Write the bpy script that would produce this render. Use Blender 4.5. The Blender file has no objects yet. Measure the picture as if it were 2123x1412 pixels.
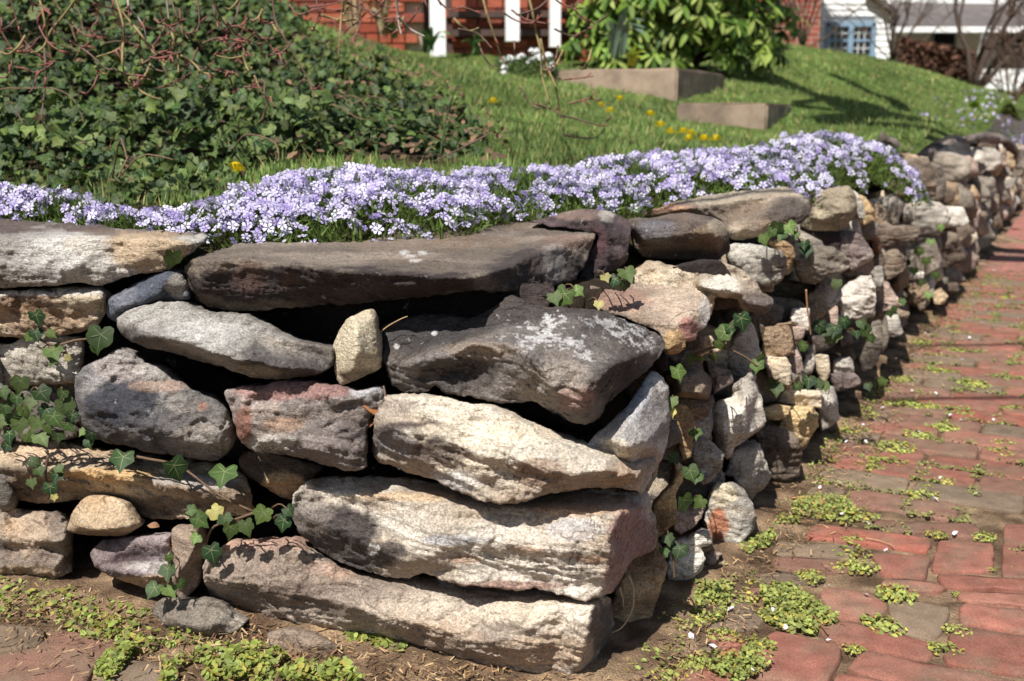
import bpy, math, random
import numpy as np
from mathutils import Vector, Matrix
from mathutils.geometry import delaunay_2d_cdt

random.seed(7)
RNG = np.random.default_rng(11)
sc = bpy.context.scene
COL = sc.collection

# ------------------------------------------------------------------ camera
FPX, HC, YHOR, CX, CY = 2250.0, 0.78, 246.0, 1061.5, 706.0
PITCH = math.atan((CY - YHOR) / FPX)
cam_d = bpy.data.cameras.new('camera')
cam = bpy.data.objects.new('camera', cam_d)
COL.objects.link(cam)
cam.location = (0, 0, HC)
cam.rotation_euler = (math.pi / 2 - PITCH, 0, 0)
cam_d.sensor_width = 36.0
cam_d.lens = 36.0 * FPX / 2123.0
cam_d.clip_start = 0.02
cam_d.clip_end = 600
cam_d.dof.use_dof = True
cam_d.dof.focus_distance = 1.62
cam_d.dof.aperture_fstop = 6.0
sc.camera = cam

# ------------------------------------------------------------------ sky, sun, exposure
SUN = Vector((-0.43, -0.90, 1.42)).normalized()
elev = math.asin(SUN.z)
world = bpy.data.worlds.new('World')
sc.world = world
world.use_nodes = True
nt = world.node_tree
bg = nt.nodes['Background']
sky = nt.nodes.new('ShaderNodeTexSky')
sky.sky_type = 'NISHITA'
sky.sun_disc = False
sky.sun_elevation = elev
sky.sun_rotation = math.atan2(SUN.x, SUN.y)
nt.links.new(sky.outputs[0], bg.inputs[0])
bg.inputs[1].default_value = 0.070
sl = bpy.data.lights.new('sun', 'SUN')
sl.energy = 5.0
sl.angle = math.radians(0.5)
sl.color = (1.0, 0.975, 0.94)
so = bpy.data.objects.new('sun', sl)
COL.objects.link(so)
so.rotation_euler = SUN.to_track_quat('Z', 'Y').to_euler()
sc.view_settings.view_transform = 'Standard'
sc.view_settings.look = 'None'
sc.view_settings.exposure = 0.60
sc.view_settings.gamma = 1.0
sc.cycles.max_bounces = 6
sc.cycles.transparent_max_bounces = 4

# ------------------------------------------------------------------ projecting helpers
_f = np.array([0, math.cos(PITCH), -math.sin(PITCH)])
_u = np.array([0, math.sin(PITCH), math.cos(PITCH)])
_r = np.array([1.0, 0, 0])
CAM = np.array([0, 0, HC])

def rays(xy):
    xy = np.atleast_2d(np.asarray(xy, float))
    return _f[None] + ((xy[:, 0] - CX) / FPX)[:, None] * _r + ((CY - xy[:, 1]) / FPX)[:, None] * _u

def at_y(x, y, Y):
    d = rays([(x, y)])[0]
    return CAM + d * (Y / d[1])

def at_z(x, y, z):
    d = rays([(x, y)])[0]
    return CAM + d * ((z - HC) / d[2])

def on_plane(xy, P0, n, p):
    d = rays(xy)
    t = ((P0 - CAM) @ n + p) / (d @ n)
    return CAM + d * t[:, None]

def project(P):
    P = np.atleast_2d(P) - CAM
    zc = P @ _f
    return np.stack([CX + FPX * (P @ _r) / zc, CY - FPX * (P @ _u) / zc], 1)

def srgb(c):
    c = np.asarray(c, float) / 255.0
    return np.where(c <= 0.04045, c / 12.92, ((c + 0.055) / 1.055) ** 2.4)

# ------------------------------------------------------------------ noise
_perm = RNG.permutation(256)
_perm = np.concatenate([_perm, _perm, _perm])
_grad = RNG.normal(size=(256, 3))
_grad /= np.linalg.norm(_grad, axis=1)[:, None]

def perlin(P):
    P = np.asarray(P, float)
    i = np.floor(P).astype(int)
    f = P - i
    i &= 255
    w = f * f * f * (f * (f * 6 - 15) + 10)
    out = 0
    for dx in (0, 1):
        wx = w[:, 0] if dx else 1 - w[:, 0]
        for dy in (0, 1):
            wy = w[:, 1] if dy else 1 - w[:, 1]
            for dz in (0, 1):
                wz = w[:, 2] if dz else 1 - w[:, 2]
                h = _perm[_perm[_perm[(i[:, 0] + dx)] + i[:, 1] + dy] + i[:, 2] + dz]
                g = _grad[h]
                out = out + wx * wy * wz * (g[:, 0] * (f[:, 0] - dx) + g[:, 1] * (f[:, 1] - dy) + g[:, 2] * (f[:, 2] - dz))
    return out * 1.6

def fbm(P, octv=4, gain=0.5):
    P = np.asarray(P, float)
    a, s, o = 1.0, 0.0, 0.0
    for k in range(octv):
        o = o + a * perlin(P * (2.03 ** k) + 17.3 * k)
        a *= gain
    return o

def smooth(a, b, x):
    t = np.clip((x - a) / (b - a), 0, 1)
    return t * t * (3 - 2 * t)

# ------------------------------------------------------------------ object helpers
def raw_mesh(name, V, Fc, cols=None, smooth_shade=True):
    V = np.asarray(V, np.float32)
    me = bpy.data.meshes.new(name)
    if isinstance(Fc, np.ndarray):
        k = Fc.shape[1]
        n = len(Fc)
        me.vertices.add(len(V))
        me.vertices.foreach_set('co', V.ravel())
        me.loops.add(n * k)
        me.loops.foreach_set('vertex_index', Fc.astype(np.int32).ravel())
        me.polygons.add(n)
        me.polygons.foreach_set('loop_start', np.arange(0, n * k, k, dtype=np.int32))
        me.polygons.foreach_set('loop_total', np.full(n, k, np.int32))
        me.update(calc_edges=True)
    else:
        me.from_pydata(V.tolist(), [], [list(map(int, f)) for f in Fc])
        me.update()
    if cols is not None:
        a = me.color_attributes.new('Col', 'FLOAT_COLOR', 'POINT')
        c = np.ones((len(V), 4), np.float32)
        c[:, :3] = cols
        a.data.foreach_set('color', c.ravel())
    if smooth_shade:
        me.polygons.foreach_set('use_smooth', np.ones(len(me.polygons), bool))
    return me

def link(name, me, mat=None, parent=None, kind=None, label=None, cat=None, group=None):
    o = bpy.data.objects.new(name, me)
    COL.objects.link(o)
    if mat is not None and me is not None and not me.materials:
        me.materials.append(mat)
    if parent is not None:
        o.parent = parent
    tag(o, label, cat, group, kind)
    return o

def tag(o, label=None, cat=None, group=None, kind=None):
    if label: o['label'] = label
    if cat: o['category'] = cat
    if group: o['group'] = group
    if kind: o['kind'] = kind
    return o

def empty(name, loc, label, cat, group=None, kind=None):
    o = bpy.data.objects.new(name, None)
    COL.objects.link(o)
    o.location = Vector(loc)
    o.empty_display_size = 0.05
    return tag(o, label, cat, group, kind)

def put(o, parent):
    """parent keeping the vertices where they are (the parent is only translated)"""
    o.parent = parent
    o.matrix_parent_inverse = Matrix.Translation(-parent.location)
    return o

def recentre(V):
    c = V.mean(0)
    return V - c, c

def tube(pts, r0, r1, sides=5):
    pts = np.asarray(pts, float)
    n = len(pts)
    V, Fc = [], []
    for i in range(n):
        t = pts[min(i + 1, n - 1)] - pts[max(i - 1, 0)]
        t = t / (np.linalg.norm(t) + 1e-9)
        a = np.cross(t, [0.3, 0.9, 0.2]); a /= np.linalg.norm(a) + 1e-9
        b = np.cross(t, a)
        r = r0 + (r1 - r0) * i / (n - 1)
        for k in range(sides):
            th = 2 * math.pi * k / sides
            V.append(pts[i] + r * (math.cos(th) * a + math.sin(th) * b))
    for i in range(n - 1):
        for k in range(sides):
            k2 = (k + 1) % sides
            Fc.append((i * sides + k, i * sides + k2, (i + 1) * sides + k2, (i + 1) * sides + k))
    Fc.append(tuple(range(sides))[::-1])
    Fc.append(tuple((n - 1) * sides + k for k in range(sides)))
    return np.array(V), Fc

def smooth_line(pts, n=24):
    pts = np.asarray(pts, float)
    m = len(pts)
    t = np.linspace(0, m - 1, n)
    i = np.clip(t.astype(int), 0, m - 2)
    f = (t - i)[:, None]
    p0 = pts[np.clip(i - 1, 0, m - 1)]; p1 = pts[i]; p2 = pts[i + 1]; p3 = pts[np.clip(i + 2, 0, m - 1)]
    return 0.5 * (2 * p1 + (p2 - p0) * f + (2 * p0 - 5 * p1 + 4 * p2 - p3) * f ** 2 + (3 * p1 - p0 - 3 * p2 + p3) * f ** 3)

class MB:
    """collects several small shapes into one mesh (one part)"""
    def __init__(s): s.V, s.F, s.n = [], [], 0
    def add(s, V, Fc):
        s.V.append(np.asarray(V, float))
        s.F += [tuple(int(i) + s.n for i in f) for f in Fc]
        s.n += len(V)
        return s
    def box(s, c, size, rot=0.0):
        hx, hy, hz = [v / 2 for v in size]
        P = np.array([(x, y, z) for x in (-hx, hx) for y in (-hy, hy) for z in (-hz, hz)])
        ca, sa = math.cos(rot), math.sin(rot)
        R = np.array([[ca, -sa, 0], [sa, ca, 0], [0, 0, 1]])
        P = P @ R.T + np.asarray(c)
        return s.add(P, [(0, 1, 3, 2), (4, 6, 7, 5), (0, 4, 5, 1), (2, 3, 7, 6), (0, 2, 6, 4), (1, 5, 7, 3)])
    def verts(s): return np.concatenate(s.V)

def scatter(bV, bF, bC, R, T, S=None, cm=None):
    """numpy copies of a small mesh: R (N,3,3), T (N,3); returns V, F, C"""
    N, nv = len(T), len(bV)
    V = np.einsum('nij,vj->nvi', R, bV)
    if S is not None: V = V * np.asarray(S)[:, None, None]
    V = V + T[:, None, :]
    Fc = (bF[None] + (np.arange(N) * nv)[:, None, None]).reshape(-1, bF.shape[1])
    C = np.repeat(bC[None], N, 0)
    if cm is not None: C = C * cm[:, None, :]
    return V.reshape(-1, 3), Fc, C.reshape(-1, 3)

def frames(nrm, ang):
    """rotation matrices whose z is nrm, spun by ang"""
    n = nrm / np.linalg.norm(nrm, axis=1)[:, None]
    ref = np.tile([0.0, 0.0, 1.0], (len(n), 1))
    bad = np.abs(n[:, 2]) > 0.95
    ref[bad] = [0, 1, 0]
    x = np.cross(ref, n); x /= np.linalg.norm(x, axis=1)[:, None]
    y = np.cross(n, x)
    c, s_ = np.cos(ang)[:, None], np.sin(ang)[:, None]
    X = x * c + y * s_
    Y = -x * s_ + y * c
    return np.stack([X, Y, n], 2)

# ------------------------------------------------------------------ materials
def new_mat(name):
    m = bpy.data.materials.new(name)
    m.use_nodes = True
    t = m.node_tree
    return m, t, t.nodes['Principled BSDF']

def N(t, typ, **kw):
    n = t.nodes.new(typ)
    for k, v in kw.items():
        if k.startswith('i_'): n.inputs[k[2:].replace('_', ' ')].default_value = v
        else: setattr(n, k, v)
    return n

def noise_node(t, scale, detail=4, rough=0.55, vec=None, dist=0.0):
    n = N(t, 'ShaderNodeTexNoise')
    n.inputs['Scale'].default_value = scale
    n.inputs['Detail'].default_value = detail
    n.inputs['Roughness'].default_value = rough
    n.inputs['Distortion'].default_value = dist
    if vec is not None: t.links.new(vec, n.inputs['Vector'])
    return n

def maprange(t, src, a, b, c, d):
    n = N(t, 'ShaderNodeMapRange')
    t.links.new(src, n.inputs[0])
    for i, v in enumerate((a, b, c, d)): n.inputs[i + 1].default_value = v
    return n.outputs[0]

def mult_col(t, col, fac):
    n = N(t, 'ShaderNodeVectorMath', operation='SCALE')
    t.links.new(col, n.inputs[0]); t.links.new(fac, n.inputs['Scale'])
    return n.outputs[0]

def mix_col(t, a, b, fac):
    n = N(t, 'ShaderNodeMix', data_type='RGBA')
    t.links.new(fac, n.inputs[0])
    for s, v in ((6, a), (7, b)):
        if isinstance(v, tuple): n.inputs[s].default_value = v + (1,) if len(v) == 3 else v
        else: t.links.new(v, n.inputs[s])
    return n.outputs[2]

def add_bump(t, bsdf, h, strength, dist):
    b = N(t, 'ShaderNodeBump')
    b.inputs['Strength'].default_value = strength
    b.inputs['Distance'].default_value = dist
    t.links.new(h, b.inputs['Height'])
    t.links.new(b.outputs[0], bsdf.inputs['Normal'])

def stone_material():
    m, t, b = new_mat('stone')
    pos = N(t, 'ShaderNodeNewGeometry').outputs['Position']
    col = N(t, 'ShaderNodeAttribute', attribute_name='Col').outputs['Color']
    sx = N(t, 'ShaderNodeMapping'); sx.inputs['Scale'].default_value = (1, 1, 3.2)
    sx.inputs['Rotation'].default_value = (0.15, 0.1, 0.0)
    t.links.new(pos, sx.inputs[0])
    n1 = noise_node(t, 9, 5, 0.62, pos)
    n2 = noise_node(t, 55, 6, 0.68, sx.outputs[0])
    n3 = noise_node(t, 270, 4, 0.75, pos)
    c = mult_col(t, col, maprange(t, n1.outputs[0], 0.3, 0.7, 0.84, 1.14))
    c = mult_col(t, c, maprange(t, n2.outputs[0], 0.3, 0.7, 0.74, 1.22))
    c = mult_col(t, c, maprange(t, n3.outputs[0], 0.38, 0.62, 0.60, 1.34))
    # warm iron stain and dark weathering with shapes of their own
    n4 = noise_node(t, 5.5, 6, 0.6, sx.outputs[0], 0.6)
    c = mix_col(t, c, mult_tint(t, c, (1.06, 0.93, 0.78)), maprange(t, n4.outputs[0], 0.54, 0.68, 0, 0.5))
    n5 = noise_node(t, 3.2, 7, 0.66, pos, 0.4)
    c = mix_col(t, c, mult_tint(t, c, (0.5, 0.48, 0.48)), maprange(t, n5.outputs[0], 0.57, 0.68, 0, 0.5))
    n6 = noise_node(t, 46, 4, 0.6, pos)
    c = mix_col(t, c, (0.46, 0.45, 0.42), maprange(t, n6.outputs[0], 0.66, 0.72, 0, 0.45))
    # hairline cracks, only in some places
    n7 = noise_node(t, 7, 4, 0.55, pos, 1.2)
    ab = N(t, 'ShaderNodeMath', operation='SUBTRACT'); t.links.new(n7.outputs[0], ab.inputs[0]); ab.inputs[1].default_value = 0.5
    ab2 = N(t, 'ShaderNodeMath', operation='ABSOLUTE'); t.links.new(ab.outputs[0], ab2.inputs[0])
    n8 = noise_node(t, 4, 2, 0.5, sx.outputs[0])
    ck = N(t, 'ShaderNodeMath', operation='MULTIPLY')
    t.links.new(maprange(t, ab2.outputs[0], 0.0, 0.011, 1, 0), ck.inputs[0]); t.links.new(maprange(t, n8.outputs[0], 0.48, 0.58, 0, 0.85), ck.inputs[1])
    c = mix_col(t, c, mult_tint(t, c, (0.28, 0.24, 0.22)), ck.outputs[0])
    t.links.new(c, b.inputs['Base Color'])
    b.inputs['Roughness'].default_value = 0.92
    b.inputs['Specular IOR Level'].default_value = 0.25
    h = N(t, 'ShaderNodeMath', operation='ADD')
    t.links.new(n2.outputs[0], h.inputs[0])
    h2 = N(t, 'ShaderNodeMath', operation='MULTIPLY'); h2.inputs[1].default_value = 0.4
    t.links.new(n3.outputs[0], h2.inputs[0]); t.links.new(h2.outputs[0], h.inputs[1])
    add_bump(t, b, h.outputs[0], 0.85, 0.011)
    return m

def mult_tint(t, col, tint):
    n = N(t, 'ShaderNodeVectorMath', operation='MULTIPLY')
    t.links.new(col, n.inputs[0]); n.inputs[1].default_value = tint
    return n.outputs[0]

def col_material(name, rough=0.8, var=(0.7, 1.3), scale=30, bump=0.0, bdist=0.004, transl=0.0, objrand=0.0, spec=0.3, fine=None):
    m, t, b = new_mat(name)
    pos = N(t, 'ShaderNodeNewGeometry').outputs['Position']
    c = N(t, 'ShaderNodeAttribute', attribute_name='Col').outputs['Color']
    n1 = noise_node(t, scale, 5, 0.62, pos)
    c = mult_col(t, c, maprange(t, n1.outputs[0], 0.3, 0.7, *var))
    if fine:
        n2 = noise_node(t, fine, 3, 0.7, pos)
        c = mult_col(t, c, maprange(t, n2.outputs[0], 0.3, 0.7, 0.7, 1.3))
    if objrand:
        r = N(t, 'ShaderNodeObjectInfo').outputs['Random']
        c = mult_col(t, c, maprange(t, r, 0, 1, 1 - objrand, 1 + objrand))
    t.links.new(c, b.inputs['Base Color'])
    b.inputs['Roughness'].default_value = rough
    b.inputs['Specular IOR Level'].default_value = spec
    if bump:
        add_bump(t, b, n1.outputs[0] if not fine else n2.outputs[0], bump, bdist)
    if transl:
        tr = N(t, 'ShaderNodeBsdfTranslucent')
        t.links.new(c, tr.inputs[0])
        mx = N(t, 'ShaderNodeMixShader'); mx.inputs[0].default_value = transl
        out = t.nodes['Material Output']
        t.links.new(b.outputs[0], mx.inputs[1]); t.links.new(tr.outputs[0], mx.inputs[2])
        t.links.new(mx.outputs[0], out.inputs[0])
    return m

def plain_material(name, rgb, rough=0.8, var=(0.75, 1.2), scale=12, bump=0.0, bdist=0.004, fine=200, spec=0.3):
    m, t, b = new_mat(name)
    pos = N(t, 'ShaderNodeNewGeometry').outputs['Position']
    n1 = noise_node(t, scale, 6, 0.62, pos)
    n2 = noise_node(t, fine, 3, 0.7, pos)
    base = N(t, 'ShaderNodeRGB'); base.outputs[0].default_value = tuple(rgb) + (1,)
    c = mult_col(t, base.outputs[0], maprange(t, n1.outputs[0], 0.3, 0.7, *var))
    c = mult_col(t, c, maprange(t, n2.outputs[0], 0.3, 0.7, 0.85, 1.15))
    t.links.new(c, b.inputs['Base Color'])
    b.inputs['Roughness'].default_value = rough
    b.inputs['Specular IOR Level'].default_value = spec
    if bump: add_bump(t, b, n1.outputs[0], bump, bdist)
    return m

M = {}
M['stone'] = stone_material()
M['soil'] = col_material('soil', 0.95, (0.55, 1.35), 22, 0.9, 0.012, fine=240, spec=0.1)
M['brick'] = col_material('paving_brick', 0.95, (0.72, 1.2), 26, 0.5, 0.004, objrand=0.12, fine=330, spec=0.08)
M['leaf'] = col_material('ivy_leaf', 0.55, (0.7, 1.3), 60, transl=0.2, objrand=0.4, spec=0.2)
M['weed'] = col_material('weed_leaf', 0.6, (0.75, 1.25), 40, transl=0.3, objrand=0.15)
M['grass'] = col_material('grass_blade', 0.6, (0.7, 1.3), 5, transl=0.3)
M['petal'] = col_material('petal', 0.7, (0.9, 1.1), 60, transl=0.25, objrand=0.06)
M['bark'] = col_material('twig_bark', 0.75, (0.75, 1.25), 80, 0.3, 0.002)
M['dry'] = col_material('dry_leaf', 0.8, (0.7, 1.3), 50, transl=0.15, objrand=0.2)
M['concrete'] = plain_material('old_concrete', srgb((172, 150, 128)) * 0.7, 0.95, (0.55, 1.3), 7, 0.5, 0.006)
M['mortar'] = plain_material('mortar', srgb((196, 178, 158)) * 0.8, 0.95)
M['white_paint'] = plain_material('white_paint', (0.78, 0.77, 0.74), 0.6, (0.9, 1.06), 3)
M['blue_paint'] = plain_material('blue_paint', srgb((140, 166, 186)) * 0.8, 0.5, (0.9, 1.1), 3)
M['roof'] = plain_material('grey_roof', srgb((120, 112, 108)) * 0.6, 0.9, (0.7, 1.2), 6)
M['dark_wood'] = plain_material('dark_wood', srgb((90, 70, 62)) * 0.7, 0.7, (0.7, 1.3), 10)
M['glass'], _t, _b = new_mat('window_glass')
_b.inputs['Base Color'].default_value = (0.012, 0.014, 0.018, 1); _b.inputs['Roughness'].default_value = 0.08
M['log'] = col_material('driftwood', 0.9, (0.5, 1.4), 25, 0.8, 0.02, fine=120)

# ------------------------------------------------------------------ the lie of the place
A0 = at_z(1240, 1395, 0.0)
_B = at_z(0, 1200, 0.0)
_S0, _S1 = at_z(1330, 1330, 0.0), at_z(2080, 452, 0.0)
FDIR = (_B - A0) / np.linalg.norm(_B - A0)
SDIR = (_S1 - _S0) / np.linalg.norm(_S1 - _S0)
NF = np.array([FDIR[1], -FDIR[0], 0.0]); NF *= -np.sign(NF @ A0)      # both face the street
NS = np.array([SDIR[1], -SDIR[0], 0.0]); NS *= np.sign(NS[0])
PF, PS = A0, _S0

def side_y(x, p=0.0):
    """depth of the side face of the wall in image column x"""
    d = rays([(x, YHOR)])[0]
    t = ((PS - CAM) @ NS + p) / (d @ NS)
    return (CAM + d * t)[1]

_TC = [(0,470,2.1),(300,480,2.05),(500,498,2.0),(800,480,2.1),(1000,452,2.3),(1300,420,2.7),(1500,402,3.0),(1700,385,3.4),(1900,330,4.7),(2060,282,8.5),
       (-300,440,2.3),(300,378,2.6),(0,380,2.6),(600,335,2.8),(1000,330,3.1),(1250,300,3.8),(1500,288,4.6),(1750,268,5.6),
       (0,200,3.3),(300,190,3.4),(600,180,4.0),(1000,225,4.6),(1150,185,6.2),(1300,218,5.7),(1405,232,5.9),(1500,250,5.8),(1500,275,5.5),(1400,250,5.7),(1595,282,5.7),(1600,215,6.8),(1700,200,7.0),(1800,232,7.6),
       (0,-60,4.3),(300,-45,4.6),(-300,-60,4.3),(560,45,6.2),(640,105,6.8),(650,100,8.0),(850,124,7.6),(1000,146,7.6),(1120,156,7.0),(1500,160,8.2),(1600,92,10.5),(1700,105,11.5),(1850,130,12),(2000,195,12.5),(2070,235,13)]
_TP = np.array([at_y(*c) for c in _TC] + [(-3.0, 9.0, 1.55), (0.0, 11.0, 1.45), (3.5, 15.0, 1.7), (9.0, 25.0, 1.8), (-5, 5, 1.5), (-4, 2.6, 0.75), (14.0, 26.0, 1.0), (-8, 12, 1.7), (2, 25, 1.8)])
def _k(a, b):
    return np.sqrt(((a[:, None, :2] - b[None, :, :2]) ** 2).sum(2) + 0.30 ** 2)
_n = len(_TP)
_Am = np.zeros((_n + 3, _n + 3))
_Am[:_n, :_n] = _k(_TP, _TP) - 0.02 * np.eye(_n)
_Am[:_n, _n] = 1; _Am[:_n, _n + 1:] = _TP[:, :2]; _Am[_n:, :_n] = _Am[:_n, _n:].T
_w = np.linalg.solve(_Am, np.concatenate([_TP[:, 2], [0, 0, 0]]))
def terrain(P):
    P = np.atleast_2d(P)
    return _k(P, _TP) @ _w[:_n] + _w[_n] + P[:, :2] @ _w[_n + 1:]

# ------------------------------------------------------------------ stones
PAL = dict(grey=((172,160,144),(134,124,112)), lgrey=((190,184,174),(150,142,132)), white=((222,214,202),(180,172,162)),
           beige=((220,204,176),(178,158,132)), tan=((204,178,136),(160,134,104)), brown=((158,140,120),(118,102,88)),
           dark=((104,90,84),(70,60,58)), pink=((194,170,156),(150,128,116)), rust=((184,128,88),(130,92,70)),
           blue=((128,134,148),(92,96,108)), yellow=((212,184,124),(170,138,92)), mauve=((172,154,148),(128,112,108)))
ALB = 1.0
def alb(c):
    return srgb(c) ** 1.22 * ALB

def seg_dist(Q, O):
    a = O; b = np.roll(O, -1, 0); ab = b - a
    out = np.full(len(Q), 1e9)
    for i in range(0, len(Q), 2000):
        q = Q[i:i + 2000]
        t = np.clip(((q[:, None] - a) * ab).sum(2) / ((ab ** 2).sum(1) + 1e-9), 0, 1)
        d = np.sqrt((((a + t[..., None] * ab) - q[:, None]) ** 2).sum(2))
        out[i:i + 2000] = d.min(1)
    return out

def inside(Q, O):
    x, y = Q[:, 0], Q[:, 1]
    c = np.zeros(len(Q), bool)
    j = len(O) - 1
    for i in range(len(O)):
        xi, yi, xj, yj = O[i, 0], O[i, 1], O[j, 0], O[j, 1]
        c ^= ((yi > y) != (yj > y)) & (x < (xj - xi) * (y - yi) / (yj - yi + 1e-12) + xi)
        j = i
    return c

_count = [0]
def stone(parent, outline, P0, n, col='grey', p0=0.0, ridges=(), edge=-0.02, bulge=None, back=0.15, sp=None, R=None,
          patches=(), rough=1.0, bed=0.0, label=None, jag=1.0, seed=None, name='stone', tilt=(0, 0), dp=0.0, grow=1.07, cr_=0.55, soft=5, gain=(1, 1, 1)):
    ridges = [[(v[0], v[1], v[2] if isinstance(v[2], tuple) else v[2] + dp) for v in rd] for rd in ridges]
    outline = [v if len(v) < 3 or isinstance(v[2], tuple) else (v[0], v[1], v[2] + dp) for v in outline]
    p0 = p0 + dp
    _count[0] += 1
    rs = np.random.default_rng(_count[0] * 31 + (seed or 0))
    P0 = np.asarray(P0, float)
    ctl = []
    for v in outline:
        if len(v) == 2: p = p0 + edge
        elif isinstance(v[2], tuple):
            q = at_z(v[0], v[1], v[2][1]) if v[2][0] == 'z' else at_y(v[0], v[1], v[2][1])
            p = (q - P0) @ n
        else: p = v[2]
        ctl.append((v[0], v[1], p))
    ctl = np.array(ctl, float)
    if not ridges: ctl[:, :2] = ctl[:, :2].mean(0) + (ctl[:, :2] - ctl[:, :2].mean(0)) * grow
    xy = ctl[:, :2]
    w, h = np.ptp(xy, 0)
    cen = xy.mean(0)
    depth = float((on_plane(cen[None], P0, n, p0)[0] - CAM) @ _f)
    ppm = FPX / depth                                           # photo pixels per metre here
    if sp is None: sp = np.clip(math.sqrt(w * h) / 32, 2.0, 4.4)
    if R is None: R = np.clip(min(w, h) * 0.09, 1.6, 14)
    # outline, rounded a little and roughened
    m = len(ctl)
    O = []
    for i in range(m):
        p0_, p1, p2, p3 = ctl[i - 1], ctl[i], ctl[(i + 1) % m], ctl[(i + 2) % m]
        k = max(1, int(np.linalg.norm(p2[:2] - p1[:2]) / sp))
        for j in range(k):
            f = j / k
            cr = 0.5 * (2 * p1 + (p2 - p0_) * f + (2 * p0_ - 5 * p1 + 4 * p2 - p3) * f * f + (3 * p1 - p0_ - 3 * p2 + p3) * f ** 3)
            li = p1 + (p2 - p1) * f
            O.append(li + cr_ * (cr - li))
    O = np.array(O)
    if len(O) < 8: return None
    tg = np.roll(O[:, :2], -1, 0) - np.roll(O[:, :2], 1, 0)
    nr = np.stack([tg[:, 1], -tg[:, 0]], 1) / (np.linalg.norm(tg, axis=1)[:, None] + 1e-9)
    off = _count[0] * 13.7
    jn = fbm(np.column_stack([O[:, :2] / max(18, sp * 5), np.full(len(O), off)]), 3, 0.6)
    O[:, :2] += nr * (jn * jag * np.clip(min(w, h) * 0.018, 0.5, 3.0))[:, None]
    # inside points
    gx = np.arange(O[:, 0].min(), O[:, 0].max(), sp)
    gy = np.arange(O[:, 1].min(), O[:, 1].max(), sp * 0.87)
    G = np.stack(np.meshgrid(gx, gy), -1)
    G[1::2, :, 0] += sp / 2
    G = G.reshape(-1, 2) + rs.uniform(-0.22, 0.22, (G.size // 2, 2)) * sp
    G = G[inside(G, O[:, :2])]
    G = G[seg_dist(G, O[:, :2]) > 0.45 * sp]
    Q = np.concatenate([O[:, :2], G]) if len(G) else O[:, :2]
    no = len(O)
    res = delaunay_2d_cdt([Vector(q) for q in Q], [(i, (i + 1) % no) for i in range(no)], [], 1, 1e-6)
    Q2 = np.array([tuple(v) for v in res[0]])
    tris = [tuple(f) for f in res[2]]
    back_of = {}
    for i, ov in enumerate(res[3]):
        for o in ov: back_of.setdefault(o, i)
    loop = [back_of[i] for i in range(no) if i in back_of]
    # relief
    if ridges:
        st_ = max(1, int(14 / sp))
        Ob = O[::st_, :3]
        C = [tuple(v) for v in Ob]
        E = [(i, (i + 1) % len(Ob)) for i in range(len(Ob))]
        for rd in ridges:
            rd2 = []
            for v in rd:
                if isinstance(v[2], tuple):
                    q = at_z(v[0], v[1], v[2][1]) if v[2][0] == 'z' else at_y(v[0], v[1], v[2][1])
                    rd2.append((v[0], v[1], (q - P0) @ n))
                else: rd2.append(v)
            rd2 = np.array(rd2, float)
            if len(rd2) > 1:
                L = np.concatenate([[0], np.cumsum(np.linalg.norm(np.diff(rd2[:, :2], axis=0), axis=1))])
                tt = np.linspace(0, L[-1], max(2, int(L[-1] / 24)))
                rd2 = np.stack([np.interp(tt, L, rd2[:, k]) for k in range(3)], 1)
                rd2[:, :2] += rs.normal(0, 1.6, (len(rd2), 2)); rd2[:, 2] += rs.normal(0, 0.0022, len(rd2))
            prev = None
            for v in rd2:
                if not inside(v[None, :2], O[:, :2])[0] or seg_dist(v[None, :2], O[:, :2])[0] < 5: prev = None; continue
                C.append(tuple(v)); i = len(C) - 1
                if prev is not None: E.append((prev, i))
                prev = i
        C = np.array(C)
        cd = delaunay_2d_cdt([Vector(c[:2]) for c in C], E, [], 0, 1e-4)
        cv = np.array([tuple(v) for v in cd[0]])
        cp = np.empty(len(cv))
        for i, ov in enumerate(cd[3]):
            if ov: cp[i] = C[ov[0], 2]
            else:
                dd_ = np.hypot(*(C[:, :2] - cv[i]).T); j_ = np.argsort(dd_)[:2]; cp[i] = C[j_, 2].mean()
        p = np.full(len(Q2), np.nan)
        for t_ in cd[2]:
            a_, b_, c_ = cv[t_[0]], cv[t_[1]], cv[t_[2]]
            lo_, hi_ = np.minimum(np.minimum(a_, b_), c_) - 0.5, np.maximum(np.maximum(a_, b_), c_) + 0.5
            cand = np.where(((Q2 >= lo_) & (Q2 <= hi_)).all(1) & np.isnan(p))[0]
            if not len(cand): continue
            den = (b_[1] - c_[1]) * (a_[0] - c_[0]) + (c_[0] - b_[0]) * (a_[1] - c_[1])
            if abs(den) < 1e-9: continue
            q = Q2[cand]
            w1 = ((b_[1] - c_[1]) * (q[:, 0] - c_[0]) + (c_[0] - b_[0]) * (q[:, 1] - c_[1])) / den
            w2 = ((c_[1] - a_[1]) * (q[:, 0] - c_[0]) + (a_[0] - c_[0]) * (q[:, 1] - c_[1])) / den
            w3 = 1 - w1 - w2
            ok_ = (w1 > -1e-3) & (w2 > -1e-3) & (w3 > -1e-3)
            p[cand[ok_]] = w1[ok_] * cp[t_[0]] + w2[ok_] * cp[t_[1]] + w3[ok_] * cp[t_[2]]
        for i in np.where(np.isnan(p))[0]:
            p[i] = C[np.argmin(np.hypot(*(C[:, :2] - Q2[i]).T)), 2]
        ta = np.array(tris)
        src = np.concatenate([ta[:, 0], ta[:, 1], ta[:, 2], ta[:, 1], ta[:, 2], ta[:, 0]]); dst = np.concatenate([ta[:, 1], ta[:, 2], ta[:, 0], ta[:, 0], ta[:, 1], ta[:, 2]])
        deg = np.bincount(dst, minlength=len(p)).clip(1)
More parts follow.
